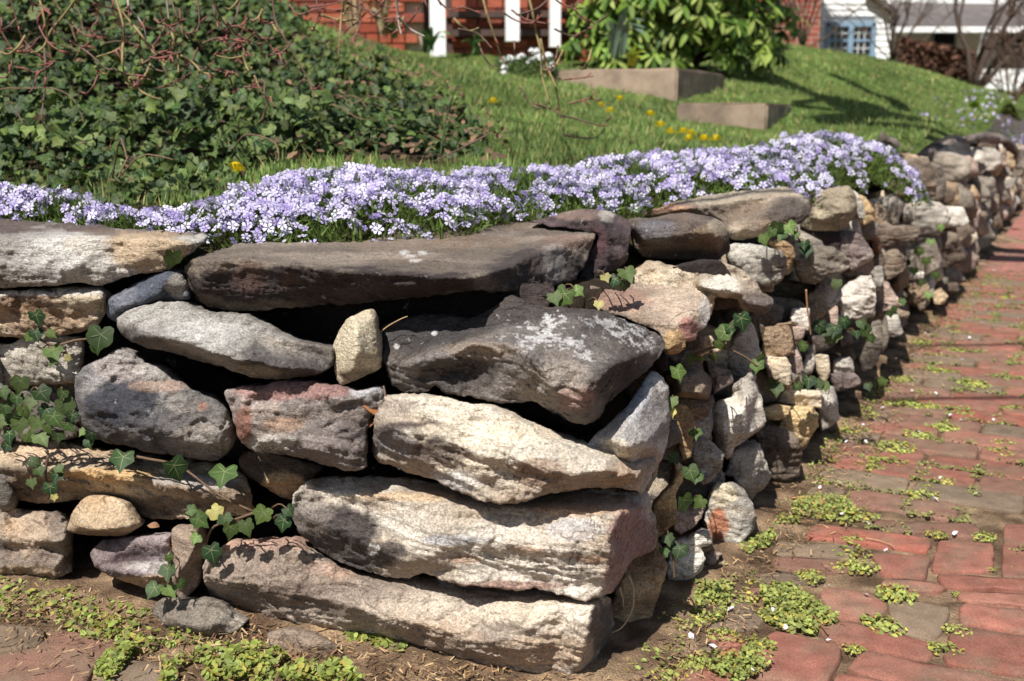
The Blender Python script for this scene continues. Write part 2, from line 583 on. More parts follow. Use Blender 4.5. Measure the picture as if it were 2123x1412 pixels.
        for _ in range(soft):
            p = 0.45 * p + 0.55 * np.bincount(dst, weights=p[src], minlength=len(p)) / deg
    else:
        if bulge is None: bulge = 0.27 * min(w, h) / ppm
        q = (Q2 - cen) / (np.array([w, h]) / 2)
        f = np.full(len(Q2), 0.62) + (q @ rs.uniform(-0.6, 0.6, 2))
        k = 34
        acc = np.exp(-k * f)
        for j in range(6):
            th = j * 1.05 + rs.uniform(-0.5, 0.5)
            sl, of = rs.uniform(0.4, 1.3), rs.uniform(0.75, 1.3)
            acc += np.exp(-k * (of - sl * (q @ np.array([math.cos(th), math.sin(th)]))))
        f = -np.log(acc) / k
        p = p0 + edge + bulge * np.clip(f, -0.4, 2)
    d = seg_dist(Q2, O[:, :2])
    u = np.clip(1 - d / R, 0, 1)
    p = p - (R / ppm) * (1 - np.sqrt(1 - u * u)) * 0.9
    P = on_plane(Q2, P0, n, p)
    amp = np.clip(min(w, h) / ppm / 0.12, 0.45, 1.2) * rough
    e1 = np.cross(n, [0, 0, 1.0])
    loc = np.stack([P @ e1, P[:, 2], P @ n], 1)
    ds = fbm(P * 7 + off, 3) * 0.012 + fbm(P * 26 + off, 4, 0.6) * 0.0050 + (0.5 - np.abs(fbm(P * 52 + off, 3, 0.6))) * 0.0034
    ds += (0.5 - np.abs(perlin(P * 15 + off + 3))) * 0.006
    ds += 0.0035 * np.sign(perlin(P * np.array([9, 9, 22]) + off + 9)) * smooth(0.02, 0.10, np.abs(perlin(P * np.array([9, 9, 22]) + off + 9)))
    ds += fbm(P * 115 + off, 2, 0.6) * 0.0016
    ue = np.clip(1 - d / (R * 2.2 + 4), 0, 1)
    ds -= 0.009 * smooth(0.12, 0.3, perlin(P * 34 + off + 70)) * ue          # chips along the edges
    tq = fbm(np.stack([loc[:, 0] * 3.2 + loc[:, 1] * tilt[1], loc[:, 1] * 13 + loc[:, 0] * tilt[0] * 0.5, loc[:, 2] * 6], 1) + off + 40, 3, 0.5) * 3.0
    tf = tq - np.floor(tq)
    ds += 0.0062 * (np.floor(tq) + smooth(0.0, 0.22, tf) - tq * 0.85)      # broken plates with small steps
    if bed: # layered breaks along the bedding
        q = loc[:, 1] * 26 + fbm(loc * np.array([4, 10, 4]) + off, 3) * 1.2 + loc[:, 0] * tilt[0]
        ds += bed * 0.008 * (np.abs((q % 1) - 0.5) * 2 - 0.5)
    p = p + ds * amp
    P = on_plane(Q2, P0, n, p)
    # colour: the stone's own mottling, the marks seen on it, painted shade on two
    c1, c2_ = (PAL[col] if isinstance(col, str) else col)
    c1, c2_ = alb(c1), alb(c2_)
    mm = smooth(-0.35, 0.45, fbm(P * np.array([5, 5, 9]) + off, 4))[:, None]
    Cc = c1 * mm + c2_ * (1 - mm)
    wn = fbm(P * 22 + off, 4, 0.6)
    fine = fbm(P * 75 + off, 3, 0.65)
    for pt in patches:
        x, y, r, pc, st = pt[:5]
        ry = pt[5] if len(pt) > 5 and pt[5] else r
        dd = np.hypot((Q2[:, 0] - x) / r, (Q2[:, 1] - y) / ry)
        mk = smooth(1.15, 0.75, dd + 0.28 * wn)
        if len(pt) > 6: mk = smooth(0.42, 0.6, (1.25 - dd) * 0.62 + 0.55 * fine + 0.25 * wn)
        mk = np.clip(mk * st * 1.12, 0, 1)[:, None]
        Cc = Cc * (1 - mk) + alb(pc) * mk
    lum = (Cc @ np.array([0.25, 0.65, 0.10]))[:, None]
    Cc = np.clip((lum + 0.68 * (Cc - lum)) * np.array(gain), 0, 0.82)
    # sides and back
    V = [P]; F_ = list(tris); ring = loop; base = len(P)
    ctr = P[loop].mean(0)
    dirs = P[loop] - CAM; dirs /= np.linalg.norm(dirs, axis=1)[:, None]
    dirs = 0.8 * dirs - 0.2 * n
    allc = [Cc]
    cb = ctr + dirs.mean(0) * back
    for tk, sk in ((0.22, 0.0), (0.65, 0.07), (1.0, 0.3)):
        Pk = P[loop] + dirs * back * tk
        ck = ctr + dirs.mean(0) * back * tk
        Pk = ck + (Pk - ck) * (1 - sk) + (fbm(Pk * 20 + off, 2) * 0.004)[:, None]
        idx = list(range(base, base + len(loop))); base += len(loop)
        V.append(Pk); allc.append(Cc[loop])
        for a in range(len(loop)):
            b = (a + 1) % len(loop)
            F_.append((ring[a], ring[b], idx[b])); F_.append((ring[a], idx[b], idx[a]))
        ring = idx
    V.append(cb[None]); allc.append(Cc.mean(0)[None])
    for a in range(len(ring)):
        F_.append((ring[a], ring[(a + 1) % len(ring)], base))
    V = np.concatenate(V); allc = np.concatenate(allc)
    F_ = np.array(F_)
    t0 = np.array(tris[:200])
    nn_ = np.cross(V[t0[:, 1]] - V[t0[:, 0]], V[t0[:, 2]] - V[t0[:, 0]])
    fl = (nn_ * (V[t0[:, 0]] - CAM)).sum(1).mean() > 0
    T = len(tris)
    # front triangles face the camera; the skirt's winding follows the loop direction
    if fl: F_[:T] = F_[:T, ::-1]
    if T < len(F_):
        a, b_, c_ = F_[T]
        sn = np.cross(V[b_] - V[a], V[c_] - V[a])
        # outward = away from centre
        outw = 0
        for q in range(T, min(T + 60, len(F_)), 2):
            a, b_, c_ = F_[q]
            outw += np.cross(V[b_] - V[a], V[c_] - V[a]) @ (V[a] - ctr)
        if outw < 0: F_[T:] = F_[T:, ::-1]
    V, c0 = recentre(V)
    me = raw_mesh(name, V, F_, allc)
    o = link(name, me, M['stone'], label=label)
    o.location = Vector(c0)
    put(o, parent)
    return o

def T3(s):
    """'x,y x,y,p x,yz0.59' -> outline tuples"""
    out = []
    for tok in s.split():
        a = tok.split(',')
        v = [float(a[0]), float(a[1])]
        if len(a) > 2:
            if a[2][0] in 'zy': v.append((a[2][0], float(a[2][1:])))
            else: v.append(float(a[2]))
        out.append(tuple(v))
    return out

wall = empty('stone_wall', A0, 'low dry stone retaining wall turning a corner beside the brick path', 'wall', kind='thing')

# ------------------------------------------------------------------ stones of the wall's front, traced one by one
def fs(outline, col, label=None, **kw):
    kw['ridges'] = [T3(r) for r in kw.get('ridges', ())]
    return stone(wall, T3(outline), PF, NF, col, label=label, **kw)

BR = (92, 76, 66); RU = (150, 98, 62); DK = (70, 64, 62); WH = (214, 210, 204); PK = (178, 132, 124); LI = (206, 200, 192)
# top course
fs('-90,455,z0.592 0,455,z0.592 68,458,z0.592 211,472,z0.59 340,481,z0.588 418,488,z0.585 426,494,0.0 407,513,0.0 377,537,0.01 350,558,0.015 301,566,0.03 250,577,0.03 211,592,0.03 162,586,0.03 113,592,0.03 0,597,0.03 -90,600,0.03',
   ((206,198,184),(166,156,144)), 'flat pale grey slab capping the left end of the wall', p0=0.03, back=0.22,
   ridges=['-90,492,0.035 0,490,0.035 113,490,0.035 226,489,0.035 340,488,0.03 400,494,0.015', '0,560,0.045 200,555,0.045 330,530,0.035'], rough=0.8,
   patches=[(60,468,260,(124,106,96),0.9,16), (300,482,140,(140,118,100),0.8,9), (310,520,90,(196,166,122),0.8,46), (100,540,70,(206,198,188),0.5), (40,575,60,(140,126,112),0.5,14)])
fs('-90,608 0,605 124,597 205,598 226,612 222,645 196,675 158,690 75,701 0,698 -90,698', ((214,192,156),(158,126,92)), p0=0.02, bed=1.0, rough=1.3,
   ridges=['-90,618,0.03 0,615,0.03 124,608,0.03 205,612,0.03', '-90,660,0.015 100,660,0.012 180,650,0.01'], patches=[(100,604,140,(216,210,200),0.7,10), (90,660,110,(170,134,92),0.6,28)])
fs('218,622 264,596 339,562 377,570 392,618 339,627 286,641 241,667 222,656', 'blue', 'smooth blue grey wedge stone', dp=0.03, p0=0.0, rough=0.5,
   ridges=['230,625,0.005 340,575,0.005', '240,650,0.015 330,615,0.012 345,585,0.01'], patches=[(365,590,25,(180,168,150),0.7), (255,612,30,(150,152,158),0.5)])
fs('381,581,0.0 384,553,0.02 407,532,0.03 475,513,z0.572 501,505,z0.57 700,503,z0.568 757,500,z0.566 790,492,z0.566 809,481,z0.566 862,470,z0.566 945,464,z0.566 986,455,z0.566 1039,456,z0.566 1092,462,z0.566 1140,458,z0.566 1200,464,z0.568 1235,478,z0.568 1233,486,y1.93 1225,520,y1.92 1190,581,y1.84 1133,592,y1.72 1047,603,y1.60 983,602,y1.52 858,618,0.015 738,628,0.01 640,634,0.01 565,642,0.01 482,645,0.01 430,633,0.0 392,612,-0.01',
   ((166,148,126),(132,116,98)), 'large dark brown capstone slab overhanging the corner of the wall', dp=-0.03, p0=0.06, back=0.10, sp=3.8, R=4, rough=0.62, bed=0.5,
   ridges=['392,546,0.045 433,534,0.06 475,531,0.065 527,538,0.065 584,546,0.07 640,550,0.07 690,558,0.072 775,563,0.075 843,563,0.078 907,570,0.08 941,572,0.082 964,577,0.085 1009,566,y1.50 1039,553,y1.56 1077,539,y1.635 1114,521,y1.72 1171,498,y1.85 1228,486,y1.92',
           '420,600,0.045 520,610,0.05 640,600,0.045 760,600,0.05 900,598,0.05'],
   patches=[(640,592,340,(84,70,66),0.95,40), (880,588,120,(84,70,66),0.9,24), (520,570,34,(120,84,66),0.4), (600,585,20,(128,92,68),0.35), (1120,560,110,(96,84,78),0.9,45), (880,500,200,(140,116,92),0.5,20),  # right end darkened for its shade, with a raking highlight painted on it
            (1180,500,60,(150,112,92),0.5,16), (838,523,10,(214,206,196),0.9,4), (876,524,9,(214,206,196),0.9,4), (848,532,12,(214,206,196),0.9,3), (862,540,12,(214,206,196),0.9,4), (945,500,50,(150,120,90),0.4,16), (1150,545,30,(170,160,150),0.5,40)])
fs('1100,462,y2.15 1137,448,y2.2 1201,433,y2.25 1258,437,y2.25 1303,456,y2.1 1307,475,y2.05 1300,540,y2.0 1277,560,y2.0 1235,580,y1.95 1195,588,y1.92 1222,525,y1.95 1238,486,y1.97',
   ((120,98,96),(84,68,68)), p0=-0.45, back=0.14, R=6, ridges=['1150,452,y2.1 1215,447,y2.0 1250,452,y1.98', '1250,455,y1.97 1262,500,y1.95 1245,555,y1.93'],
   patches=[(1205,445,60,(160,130,112),0.7,12), (1258,448,16,(196,184,168),0.8), (1240,500,20,(110,70,76),0.6,40)])
# second course
fs('241,660 271,641 332,627 377,625 407,641 452,651 509,652 546,675 588,698 640,713 690,720 690,758 656,777 603,785 546,785 501,777 463,762 407,747 362,732 301,720 260,701 245,683',
   ((176,168,156),(128,118,110)), 'curved grey boulder sagging under the capstone', dp=0.06, p0=0.03, edge=-0.03, back=0.2, R=16, rough=0.6, bed=0.3,
   ridges=['270,665,0.02 332,648,0.01 400,660,0.01 500,672,0.0 580,715,-0.01 660,740,-0.015', '290,695,0.05 362,705,0.055 430,725,0.06 501,750,0.065 580,765,0.06 650,765,0.03'],
   patches=[(590,760,90,(96,88,84),0.6,22), (530,740,30,(90,84,80),0.5), (410,698,7,(236,232,226),1), (420,690,90,(196,190,180),0.5,30), (520,770,60,(190,176,152),0.5,12)])
fs('690,720 697,698 716,664 738,652 765,643 777,656 786,713 788,762 754,781 708,799 695,777', ((214,196,158),(190,170,132)), 'small upright tan stone wedged under the capstone', dp=0.03, p0=0.05, edge=-0.03, rough=0.35, R=14,
   ridges=['735,668,0.05 738,720,0.07 735,765,0.06', '770,665,0.03 778,740,0.03'], patches=[(755,780,50,(150,132,100),0.6,16)])
fs('787,679,-0.05 813,669,-0.06 858,656,-0.07 903,651,-0.08 941,658,-0.08 971,660,-0.08 1001,649,-0.09 1032,630,-0.10 1054,615,-0.11 1081,622,-0.11 1107,634,-0.11 1171,637,-0.13 1246,645,-0.16 1288,660,-0.17 1322,675,-0.19 1363,694,-0.21 1378,709,-0.22 1374,728,-0.20 1341,769,-0.14 1303,799,-0.08 1258,837,-0.03 1243,867,-0.01 1216,880,0.0 1190,875,0.01 1145,856,0.01 1107,835,0.0 1039,837,0.0 971,822,0.0 926,814,0.0 903,799,0.0 881,814,-0.01 843,814,-0.01 813,799,-0.015 802,769,-0.02 790,732,-0.03',
   ((142,130,120),(98,88,82)), 'dark angular boulder with pale lichen patches at the corner', dp=0.03, p0=0.0, back=0.16, sp=3.2, R=7, rough=0.7,
   ridges=['808,752,0.01 839,756,0.02 866,750,0.025 900,741,0.03 941,730,0.035 979,716,0.035 1013,708,0.035 1062,716,0.04 1105,745,0.055 1135,792,0.075 1190,850,0.06 1216,868,0.04',
           '1105,705,0.0 1180,740,0.045 1220,790,0.075 1205,840,0.065', '1374,716,-0.205 1320,738,-0.08 1262,757,0.045 1238,805,0.06 1230,850,0.04',
           '840,715,-0.025 940,700,-0.035 1050,670,-0.06 1180,675,-0.055 1290,695,-0.12', '840,785,0.0 920,772,-0.005 980,765,-0.02 1040,780,0.01'],
   patches=[(1130,690,85,LI,0.95,40,1), (1190,705,40,LI,0.9,30,1), (1085,720,35,(196,188,182),0.85,16,1), (1205,738,36,LI,0.85,14,1), (1300,690,60,(190,184,178),0.8,26,1), (1250,670,70,(186,180,174),0.7,20,1), (1340,715,40,(196,188,180),0.7,20,1),
            (1150,800,100,(176,160,142),0.7,50), (1195,830,42,(178,140,120),0.7,30), (940,780,90,(72,62,58),0.6,45), (880,690,90,(88,84,84),0.6,26), (1000,725,80,(170,150,128),0.6,18), (900,690,6,WH,1), (822,718,5,WH,1), (1085,780,14,WH,0.8,10,1), (1290,790,70,(72,62,58),0.6,50)])  # the dark patches paint in the shade of the right end and lower front
fs('155,780 181,758 211,743 245,722 271,731 301,750 339,765 362,784 407,811 463,841 479,886 482,914 463,944 437,956 377,945 324,940 264,925 203,912 170,890 158,860 155,820',
   ((160,154,148),(112,106,104)), 'big grey stone with a dark blue weathered face', dp=0.03, p0=0.04, back=0.18, R=10, rough=0.7, bed=0.2,
   ridges=['190,775,0.03 245,745,0.02 320,790,0.035 400,840,0.045 460,870,0.045', '185,840,0.06 280,880,0.065 380,910,0.06 440,925,0.045'],
   patches=[(255,840,85,(84,84,92),0.9,55), (330,880,80,(104,100,102),0.7,36), (245,760,50,(180,166,156),0.7,30), (300,770,50,(206,198,190),0.6,14,1), (330,800,60,(196,160,132),0.5,14), (260,880,10,WH,0.9,8,1), (420,842,12,(200,140,110),0.6), (420,910,60,(158,148,136),0.7,36)])
fs('464,814 486,803 546,799 584,789 640,792 697,799 738,809 784,805 795,817 784,852 765,870 757,935 755,970 738,978 697,970 640,955 588,942 535,938 501,918 488,886 479,850',
   ((196,178,164),(150,136,126)), 'squarish pinkish grey stone left of the corner stones', dp=0.03, p0=0.055, back=0.18, R=8, rough=0.9,
   ridges=['468,822,0.0 485,880,0.0 512,922,0.0', '496,816,0.05 512,880,0.065 545,925,0.06', '520,815,0.05 600,805,0.05 700,818,0.055 775,820,0.045', '560,900,0.07 650,925,0.07 730,940,0.06'],
   patches=[(620,806,130,(176,128,116),0.75,24), (760,812,36,(206,202,200),0.7,14), (505,890,20,(160,100,70),0.7,50), (560,920,50,(206,196,180),0.6,20), (740,910,40,(96,84,80),0.6,60), (690,930,80,(150,134,124),0.5,30), (590,880,60,(190,150,110),0.4,14)])
# third course and corner
fs('776,860 782,835 798,823 843,822 900,820 964,833 1024,845 1062,860 1092,879 1145,901 1190,920 1220,926,0.0 1250,930,-0.03 1290,945,-0.05 1325,950,-0.09 1356,950,-0.12 1356,974,-0.11 1333,1023,-0.07 1318,1019,-0.04 1292,1012,-0.02 1243,1012,0.0 1201,1014,0.01 1167,1020,0.015 1126,1027,0.055 1077,1042,0.065 1039,1046,0.065 994,1038,0.06 956,1023,0.05 896,993,0.03 843,978,0.01 783,955,0.0 772,937,0',
   ((222,206,180),(190,168,140)), 'cream layered stone with brown left end at the corner', dp=0.035, p0=0.05, back=0.2, R=7, sp=3.4, rough=0.62, bed=0.9, tilt=(-9, 0),
   ridges=['800,835,0.035 900,832,0.04 1024,862,0.045 1092,893,0.05 1190,935,0.055 1260,950,0.04', '800,890,0.065 900,910,0.075 1000,930,0.08 1100,960,0.085 1190,985,0.085 1260,975,0.07', '1318,985,0.0 1330,960,-0.05', '860,950,0.05 960,990,0.06 1050,1025,0.06 1120,1010,0.06', '1040,985,0.06 1060,990,0.055'],
   patches=[(850,905,120,(112,96,86),0.9,34), (900,940,90,(126,108,96),0.7,20), (810,920,50,(170,160,152),0.6,34), (800,845,90,(176,158,138),0.6,22), (1125,980,55,(176,146,118),0.75,32), (940,1000,70,(216,208,200),0.6,24), (1290,985,50,(196,160,116),0.6,28), (1090,900,80,(222,190,140),0.5,16), (1010,900,160,(240,224,194),0.5,26)])
fs('1214,924,0.02 1243,895,0.0 1300,845,-0.06 1345,776,-0.17 1374,792,-0.17 1384,818,-0.17 1384,890,-0.17 1377,940,-0.16 1357,978,-0.13 1325,985,-0.07 1285,962,-0.02 1245,945,0.01',
   ((222,214,202),(186,178,168)), p0=-0.05, back=0.2, R=10, rough=0.6, ridges=['1262,905,0.03 1300,880,0.01 1340,830,-0.07 1352,800,-0.12', '1300,930,0.05 1345,915,-0.02 1375,880,-0.12'],
   patches=[(1362,860,30,(150,142,136),0.6,70), (1280,935,50,(230,212,180),0.7,26), (1320,830,40,(206,208,212),0.4), (1350,950,26,(190,160,120),0.6,26)])
fs('500,952 520,935 588,945 660,968 645,990 612,1031 580,1027 546,1004 508,982', ((170,150,128),(124,106,90)), p0=-0.03, back=0.12, patches=[(590,1000,45,(216,178,120),0.85,24)])
fs('607,1042 610,1023 633,1000 663,993,-0.01 730,988,-0.02 800,990,-0.03 900,1000,-0.03 1000,1026,-0.03 1100,1028,-0.04 1200,1012,-0.06 1318,1022,-0.08 1341,1035,-0.10 1352,1068,-0.12 1363,1106,-0.14 1360,1136,-0.14 1310,1163,-0.06 1288,1200,-0.03 1265,1230,0.03 1212,1246,0.07 1152,1230,0.07 1114,1221,0.07 1069,1225,0.075 1017,1219,0.075 964,1215,0.07 919,1204,0.06 881,1189,0.04 851,1197,0.01 824,1199,0.01 775,1189,0.01 716,1170,0.01 660,1140,0.0 622,1106,0.0 607,1076,0.0',
   ((224,210,188),(196,176,150)), 'broad cream stone with dark left end and pink right face', p0=0.06, back=0.2, sp=3.4, R=6, rough=0.6, bed=0.5,
   ridges=['632,1018,0.035 716,1018,0.04 832,1026,0.045 940,1036,0.05 1040,1048,0.05 1122,1056,0.055 1205,1056,0.06 1290,1060,0.05 1335,1052,-0.04',
           '640,1080,0.05 720,1110,0.055 790,1140,0.06 840,1165,0.065', '870,1060,0.06 870,1110,0.08 880,1160,0.07', '960,1110,0.085 1060,1130,0.09 1160,1140,0.095 1250,1140,0.09', '1262,1078,0.075 1268,1140,0.09 1258,1210,0.05', '940,1180,0.06 1060,1195,0.06 1180,1205,0.06'],
   patches=[(690,1110,110,(104,92,86),0.92,66), (760,1150,80,(112,100,92),0.9,38), (640,1060,50,(150,136,124),0.7,50), (1310,1110,46,(186,146,136),0.85,80), (1275,1190,26,(186,144,128),0.7,44), (830,1030,110,(222,184,130),0.6,12), (1200,1058,110,(214,168,116),0.6,12),
            (960,1160,40,(206,160,116),0.6,10), (1100,1140,40,(206,166,126),0.6,10), (1225,1160,36,(200,150,100),0.6,8), (1050,1215,120,(166,118,96),0.7,12), (940,1120,70,(196,196,202),0.5,10), (1190,1100,60,(200,196,196),0.5,26), (775,1140,14,WH,0.9,14,1)])
fs('422,1200 422,1166 452,1140 482,1122,0.0 546,1119,-0.01 610,1117,-0.02 640,1138,-0.01 678,1157,0 716,1180,0 760,1192,-0.01 830,1190,-0.03 900,1200,-0.03 1000,1212,-0.03 1100,1212,-0.03 1215,1236,-0.03 1258,1240,-0.05 1266,1258,-0.08 1268,1310,-0.07 1252,1343,-0.04 1226,1381,0.0 1200,1408,0.02 1152,1412,0.03 1077,1407,0.03 1010,1398,0.03 964,1385,0.03 926,1358,0.03 881,1343,0.03 832,1332,0.03 768,1317,0.025 716,1313,0.02 640,1294,0.02 550,1279,0.015 490,1257,0.01 437,1234,0.0',
   ((212,192,166),(174,154,132)), 'long sandy bottom stone at the foot of the corner', p0=0.07, back=0.2, sp=3.4, R=7, rough=0.72, bed=0.2,
   ridges=['450,1155,0.02 482,1133,0.03 546,1130,0.03 615,1132,0.03 690,1175,0.035 790,1222,0.035 900,1240,0.035 1020,1248,0.045 1062,1249,0.05 1160,1248,0.06 1224,1252,0.06', '450,1200,0.055 560,1220,0.065 700,1250,0.07 820,1280,0.075 900,1300,0.08 1000,1330,0.085', '1040,1275,0.085 1100,1290,0.09 1080,1340,0.085', '1130,1280,0.07 1150,1310,0.068', '1226,1256,0.075 1218,1320,0.085 1202,1380,0.06'],
   patches=[(560,1128,150,(204,160,132),0.7,14), (700,1180,60,(206,166,138),0.6,20), (560,1200,150,(170,146,124),0.6,60), (640,1240,160,(136,114,98),0.5,36), (1080,1270,110,(232,212,180),0.8,30), (1190,1262,50,(228,210,184),0.8,26), (1130,1350,110,(206,172,128),0.5,36), (1250,1300,26,(130,112,98),0.8,60), (900,1320,110,(186,156,124),0.5,24)])
# left lower stones
fs('-90,948 -20,940 0,933 30,916,-0.05 60,912,-0.06 113,914,-0.06 170,925,-0.06 211,935,-0.06 330,950,-0.05 437,960,-0.05 501,978,-0.05 518,1020,-0.02 522,1040,-0.01 520,1065,-0.02 470,1072,-0.02 384,1077,-0.02 301,1073,-0.02 270,1055,-0.02 230,1040,-0.02 170,1036,-0.02 124,1040,-0.02 75,1043,-0.02 0,1032,-0.02 -90,1031,-0.02',
   ((206,182,140),(162,136,106)), 'long flat yellowish stone under the ivy leaves', p0=0.02, back=0.2, R=8, bed=0.6,
   ridges=['-90,978,0.03 0,972,0.03 60,966,0.03 124,972,0.04 190,976,0.045 260,988,0.045 330,1008,0.04 390,1018,0.04 450,1024,0.04 500,1030,0.03', '0,1005,0.005 150,1008,0.0 300,1035,-0.005 450,1052,-0.01'],
   patches=[(110,940,130,(226,192,150),0.7,26), (250,985,120,(222,176,90),0.75,14), (30,1000,110,(122,102,86),0.6,36), (300,1050,200,(112,92,76),0.65,22), (360,990,60,(186,176,168),0.6,16), (430,1000,70,(206,196,186),0.6,14)])
fs('139,1099 151,1061 170,1036 188,1029 234,1031 256,1042 275,1065 294,1087 260,1110 211,1111 162,1107', ((226,198,156),(200,170,126)), 'small smooth tan cobble near the left base', p0=0.07, edge=-0.03, rough=0.5, R=10,
   ridges=['165,1050,0.04 195,1040,0.04 240,1045,0.04', '160,1095,0.08 210,1102,0.085 270,1092,0.06'], patches=[(200,1108,90,(150,116,80),0.7,7)])
fs('-90,1046 0,1050 68,1061 113,1062 143,1083 147,1136 147,1181 113,1202 57,1207 0,1202 -90,1202', ((196,178,154),(152,132,112)), p0=0.02, back=0.15, R=8,
   ridges=['-90,1070,0.01 60,1075,0.015 135,1095,0.015', '0,1110,0.03 130,1130,0.03', '-20,1138,0.012 60,1131,0.01 140,1140,0.01', '0,1170,0.035 120,1170,0.03'], patches=[(60,1100,50,(222,190,150),0.5), (50,1190,80,(206,170,120),0.5,16)])
fs('188,1147 211,1121 241,1117 286,1112 352,1110 354,1166 352,1212 301,1216 264,1208 226,1193 196,1174', ((196,176,172),(150,132,130)), p0=0.06, R=10, rough=1.2,
   ridges=['205,1145,0.04 260,1130,0.045 340,1125,0.05', '215,1160,0.05 275,1155,0.03 320,1155,0.03', '225,1180,0.07 300,1195,0.075 345,1195,0.06'], patches=[(275,1158,48,(104,84,86),0.8,16), (300,1205,80,(206,168,122),0.8,12), (310,1175,60,(214,204,192),0.5,14), (218,1128,16,(130,112,112),0.8)])
fs('356,1098 380,1093 411,1098 418,1125 420,1151 418,1181 407,1219 380,1242 367,1234 356,1212', ((214,190,160),(176,150,124)), p0=0.06, R=8, ridges=['360,1110,0.06 395,1105,0.06', '365,1190,0.075 400,1140,0.075', '384,1225,0.04 414,1165,0.03'])
fs('316,1257 339,1243 399,1242 456,1246 486,1272 509,1291 482,1313 433,1332 358,1313 320,1280', ((186,172,152),(150,136,118)), p0=0.10, edge=-0.03, R=8, rough=1.1, ridges=['340,1255,0.07 400,1256,0.07 455,1262,0.07 480,1285,0.07', '345,1290,0.10 420,1300,0.11'])
fs('560,1316 603,1305 664,1320 704,1345 690,1378 600,1382 560,1350', ((170,146,120),(136,114,94)), p0=0.10, edge=-0.02, R=12, rough=0.9)
fs('-90,714 26,715 49,701 94,696 158,701 164,728 160,754 152,790 75,794 0,802 -90,802', ((216,206,186),(176,164,144)), p0=0.0, R=8, rough=1.2)
fs('-90,806 0,806 80,797 156,792 160,860 172,895 120,910 60,908 0,928 -90,938', ((150,138,120),(110,98,86)), p0=-0.03, R=8)
# dim stones deep in the joints
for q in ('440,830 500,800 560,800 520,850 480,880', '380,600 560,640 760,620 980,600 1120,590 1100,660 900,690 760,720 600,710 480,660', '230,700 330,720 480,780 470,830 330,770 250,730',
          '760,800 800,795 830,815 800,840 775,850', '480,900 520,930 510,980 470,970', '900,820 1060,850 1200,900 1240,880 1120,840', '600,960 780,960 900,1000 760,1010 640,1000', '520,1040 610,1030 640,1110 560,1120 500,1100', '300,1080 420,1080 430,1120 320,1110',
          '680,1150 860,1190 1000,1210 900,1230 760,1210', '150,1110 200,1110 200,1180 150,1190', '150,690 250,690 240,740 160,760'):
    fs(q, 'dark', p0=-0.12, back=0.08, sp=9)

# the wall runs on beyond the picture's edge
_r3 = np.random.default_rng(41)
for (z, h) in ((0.05, 0.11), (0.155, 0.10), (0.255, 0.11), (0.36, 0.10), (0.46, 0.11), (0.555, 0.07)):
    u = 1.02
    while u < 2.5:
        w_ = _r3.uniform(0.2, 0.36)
        C_ = PF + FDIR * (u + w_ / 2)
        q = []
        for du, dz in ((-0.5, -0.3), (-0.46, 0.34), (-0.2, 0.48), (0.2, 0.44), (0.47, 0.36), (0.5, -0.2), (0.3, -0.48), (-0.25, -0.46)):
            W_ = C_ + FDIR * (-du * w_ * 0.98) + np.array([0, 0, z + dz * h * _r3.uniform(0.9, 1.05)])
            q.append('%.1f,%.1f' % tuple(project(W_)[0]))
        fs(' '.join(q), ['grey', 'lgrey', 'tan', 'beige', 'pink', 'brown'][_r3.integers(0, 6)], p0=0.02, sp=9, back=0.15)
        u += w_

# ------------------------------------------------------------------ stones of the side face, near to far
def ss(outline, col='grey', Y=None, label=None, p=0.0, **kw):
    O = T3(outline)
    c = np.array([(v[0], v[1]) for v in O]).mean(0)
    Yc = Y if Y else side_y(c[0], p)
    P0 = at_y(c[0], c[1], Yc)
    view = CAM - P0; view[2] *= 0.35; view /= np.linalg.norm(view)
    n = 0.88 * view + 0.12 * NS
    n /= np.linalg.norm(n)
    kw['ridges'] = [T3(r) for r in kw.get('ridges', ())]
    kw.setdefault('gain', (1.18, 1.14, 1.06))
    if kw.get('back') is None: kw['back'] = min(0.26, 0.10 + 0.055 * Yc)
    return stone(wall, O, P0, n, col, label=label, **kw)

# capping stones behind the slab
ss('1305,453 1361,452 1408,446 1459,447 1488,456 1505,471 1513,501 1512,522 1480,541 1446,541 1390,538 1333,533 1311,505', ((124,108,98),(88,76,72)), 2.08, 'dark squared capstone just behind the big slab', R=10,
   ridges=['1312,470,0.03 1370,462,0.04 1430,460,0.045 1485,470,0.03', '1340,500,0.035 1390,492,0.05 1440,480,0.06 1490,490,0.04', '1350,525,-0.02 1430,530,-0.015 1490,525,-0.01'],
   patches=[(1360,478,40,(128,126,132),0.7,26), (1465,500,40,(150,126,96),0.7,30), (1490,470,22,(176,162,140),0.7,20)])
ss('1318,447,-0.12 1368,431,-0.14 1406,416,-0.16 1474,405,-0.17 1557,395,-0.17 1617,390,-0.16 1651,397,-0.12 1677,416,-0.06 1679,446,-0.05 1655,465,-0.03 1609,480,-0.01 1557,495,-0.01 1519,497,-0.01 1508,480,-0.02 1496,465,-0.05 1474,452,-0.08 1436,450,-0.08', ((186,168,144),(140,124,110)), 2.42, 'long tapering capstone split by a dark groove', back=0.2, R=7,
   ridges=['1345,442,-0.09 1420,425,-0.06 1490,420,-0.04 1570,408,-0.05 1615,399,-0.09', '1480,444,-0.06 1520,440,-0.07 1560,425,-0.085 1610,408,-0.10 1630,402,-0.11', '1520,478,0.02 1560,455,0.01 1600,428,-0.01 1640,408,-0.05', '1560,484,0.02 1640,450,0.0'],
   patches=[(1370,435,60,(196,150,116),0.8,16), (1640,440,50,(96,88,86),0.7,40), (1500,412,100,(190,176,152),0.5,12)])
ss('1677,405 1700,395 1756,385 1775,408 1775,445 1745,476 1700,482 1658,470 1679,446', ((196,182,152),(156,142,118)), 2.95, ridges=['1685,412,0.0 1760,400,0.01', '1690,450,0.05 1760,440,0.04', '1690,470,0.0 1740,468,0.0'])
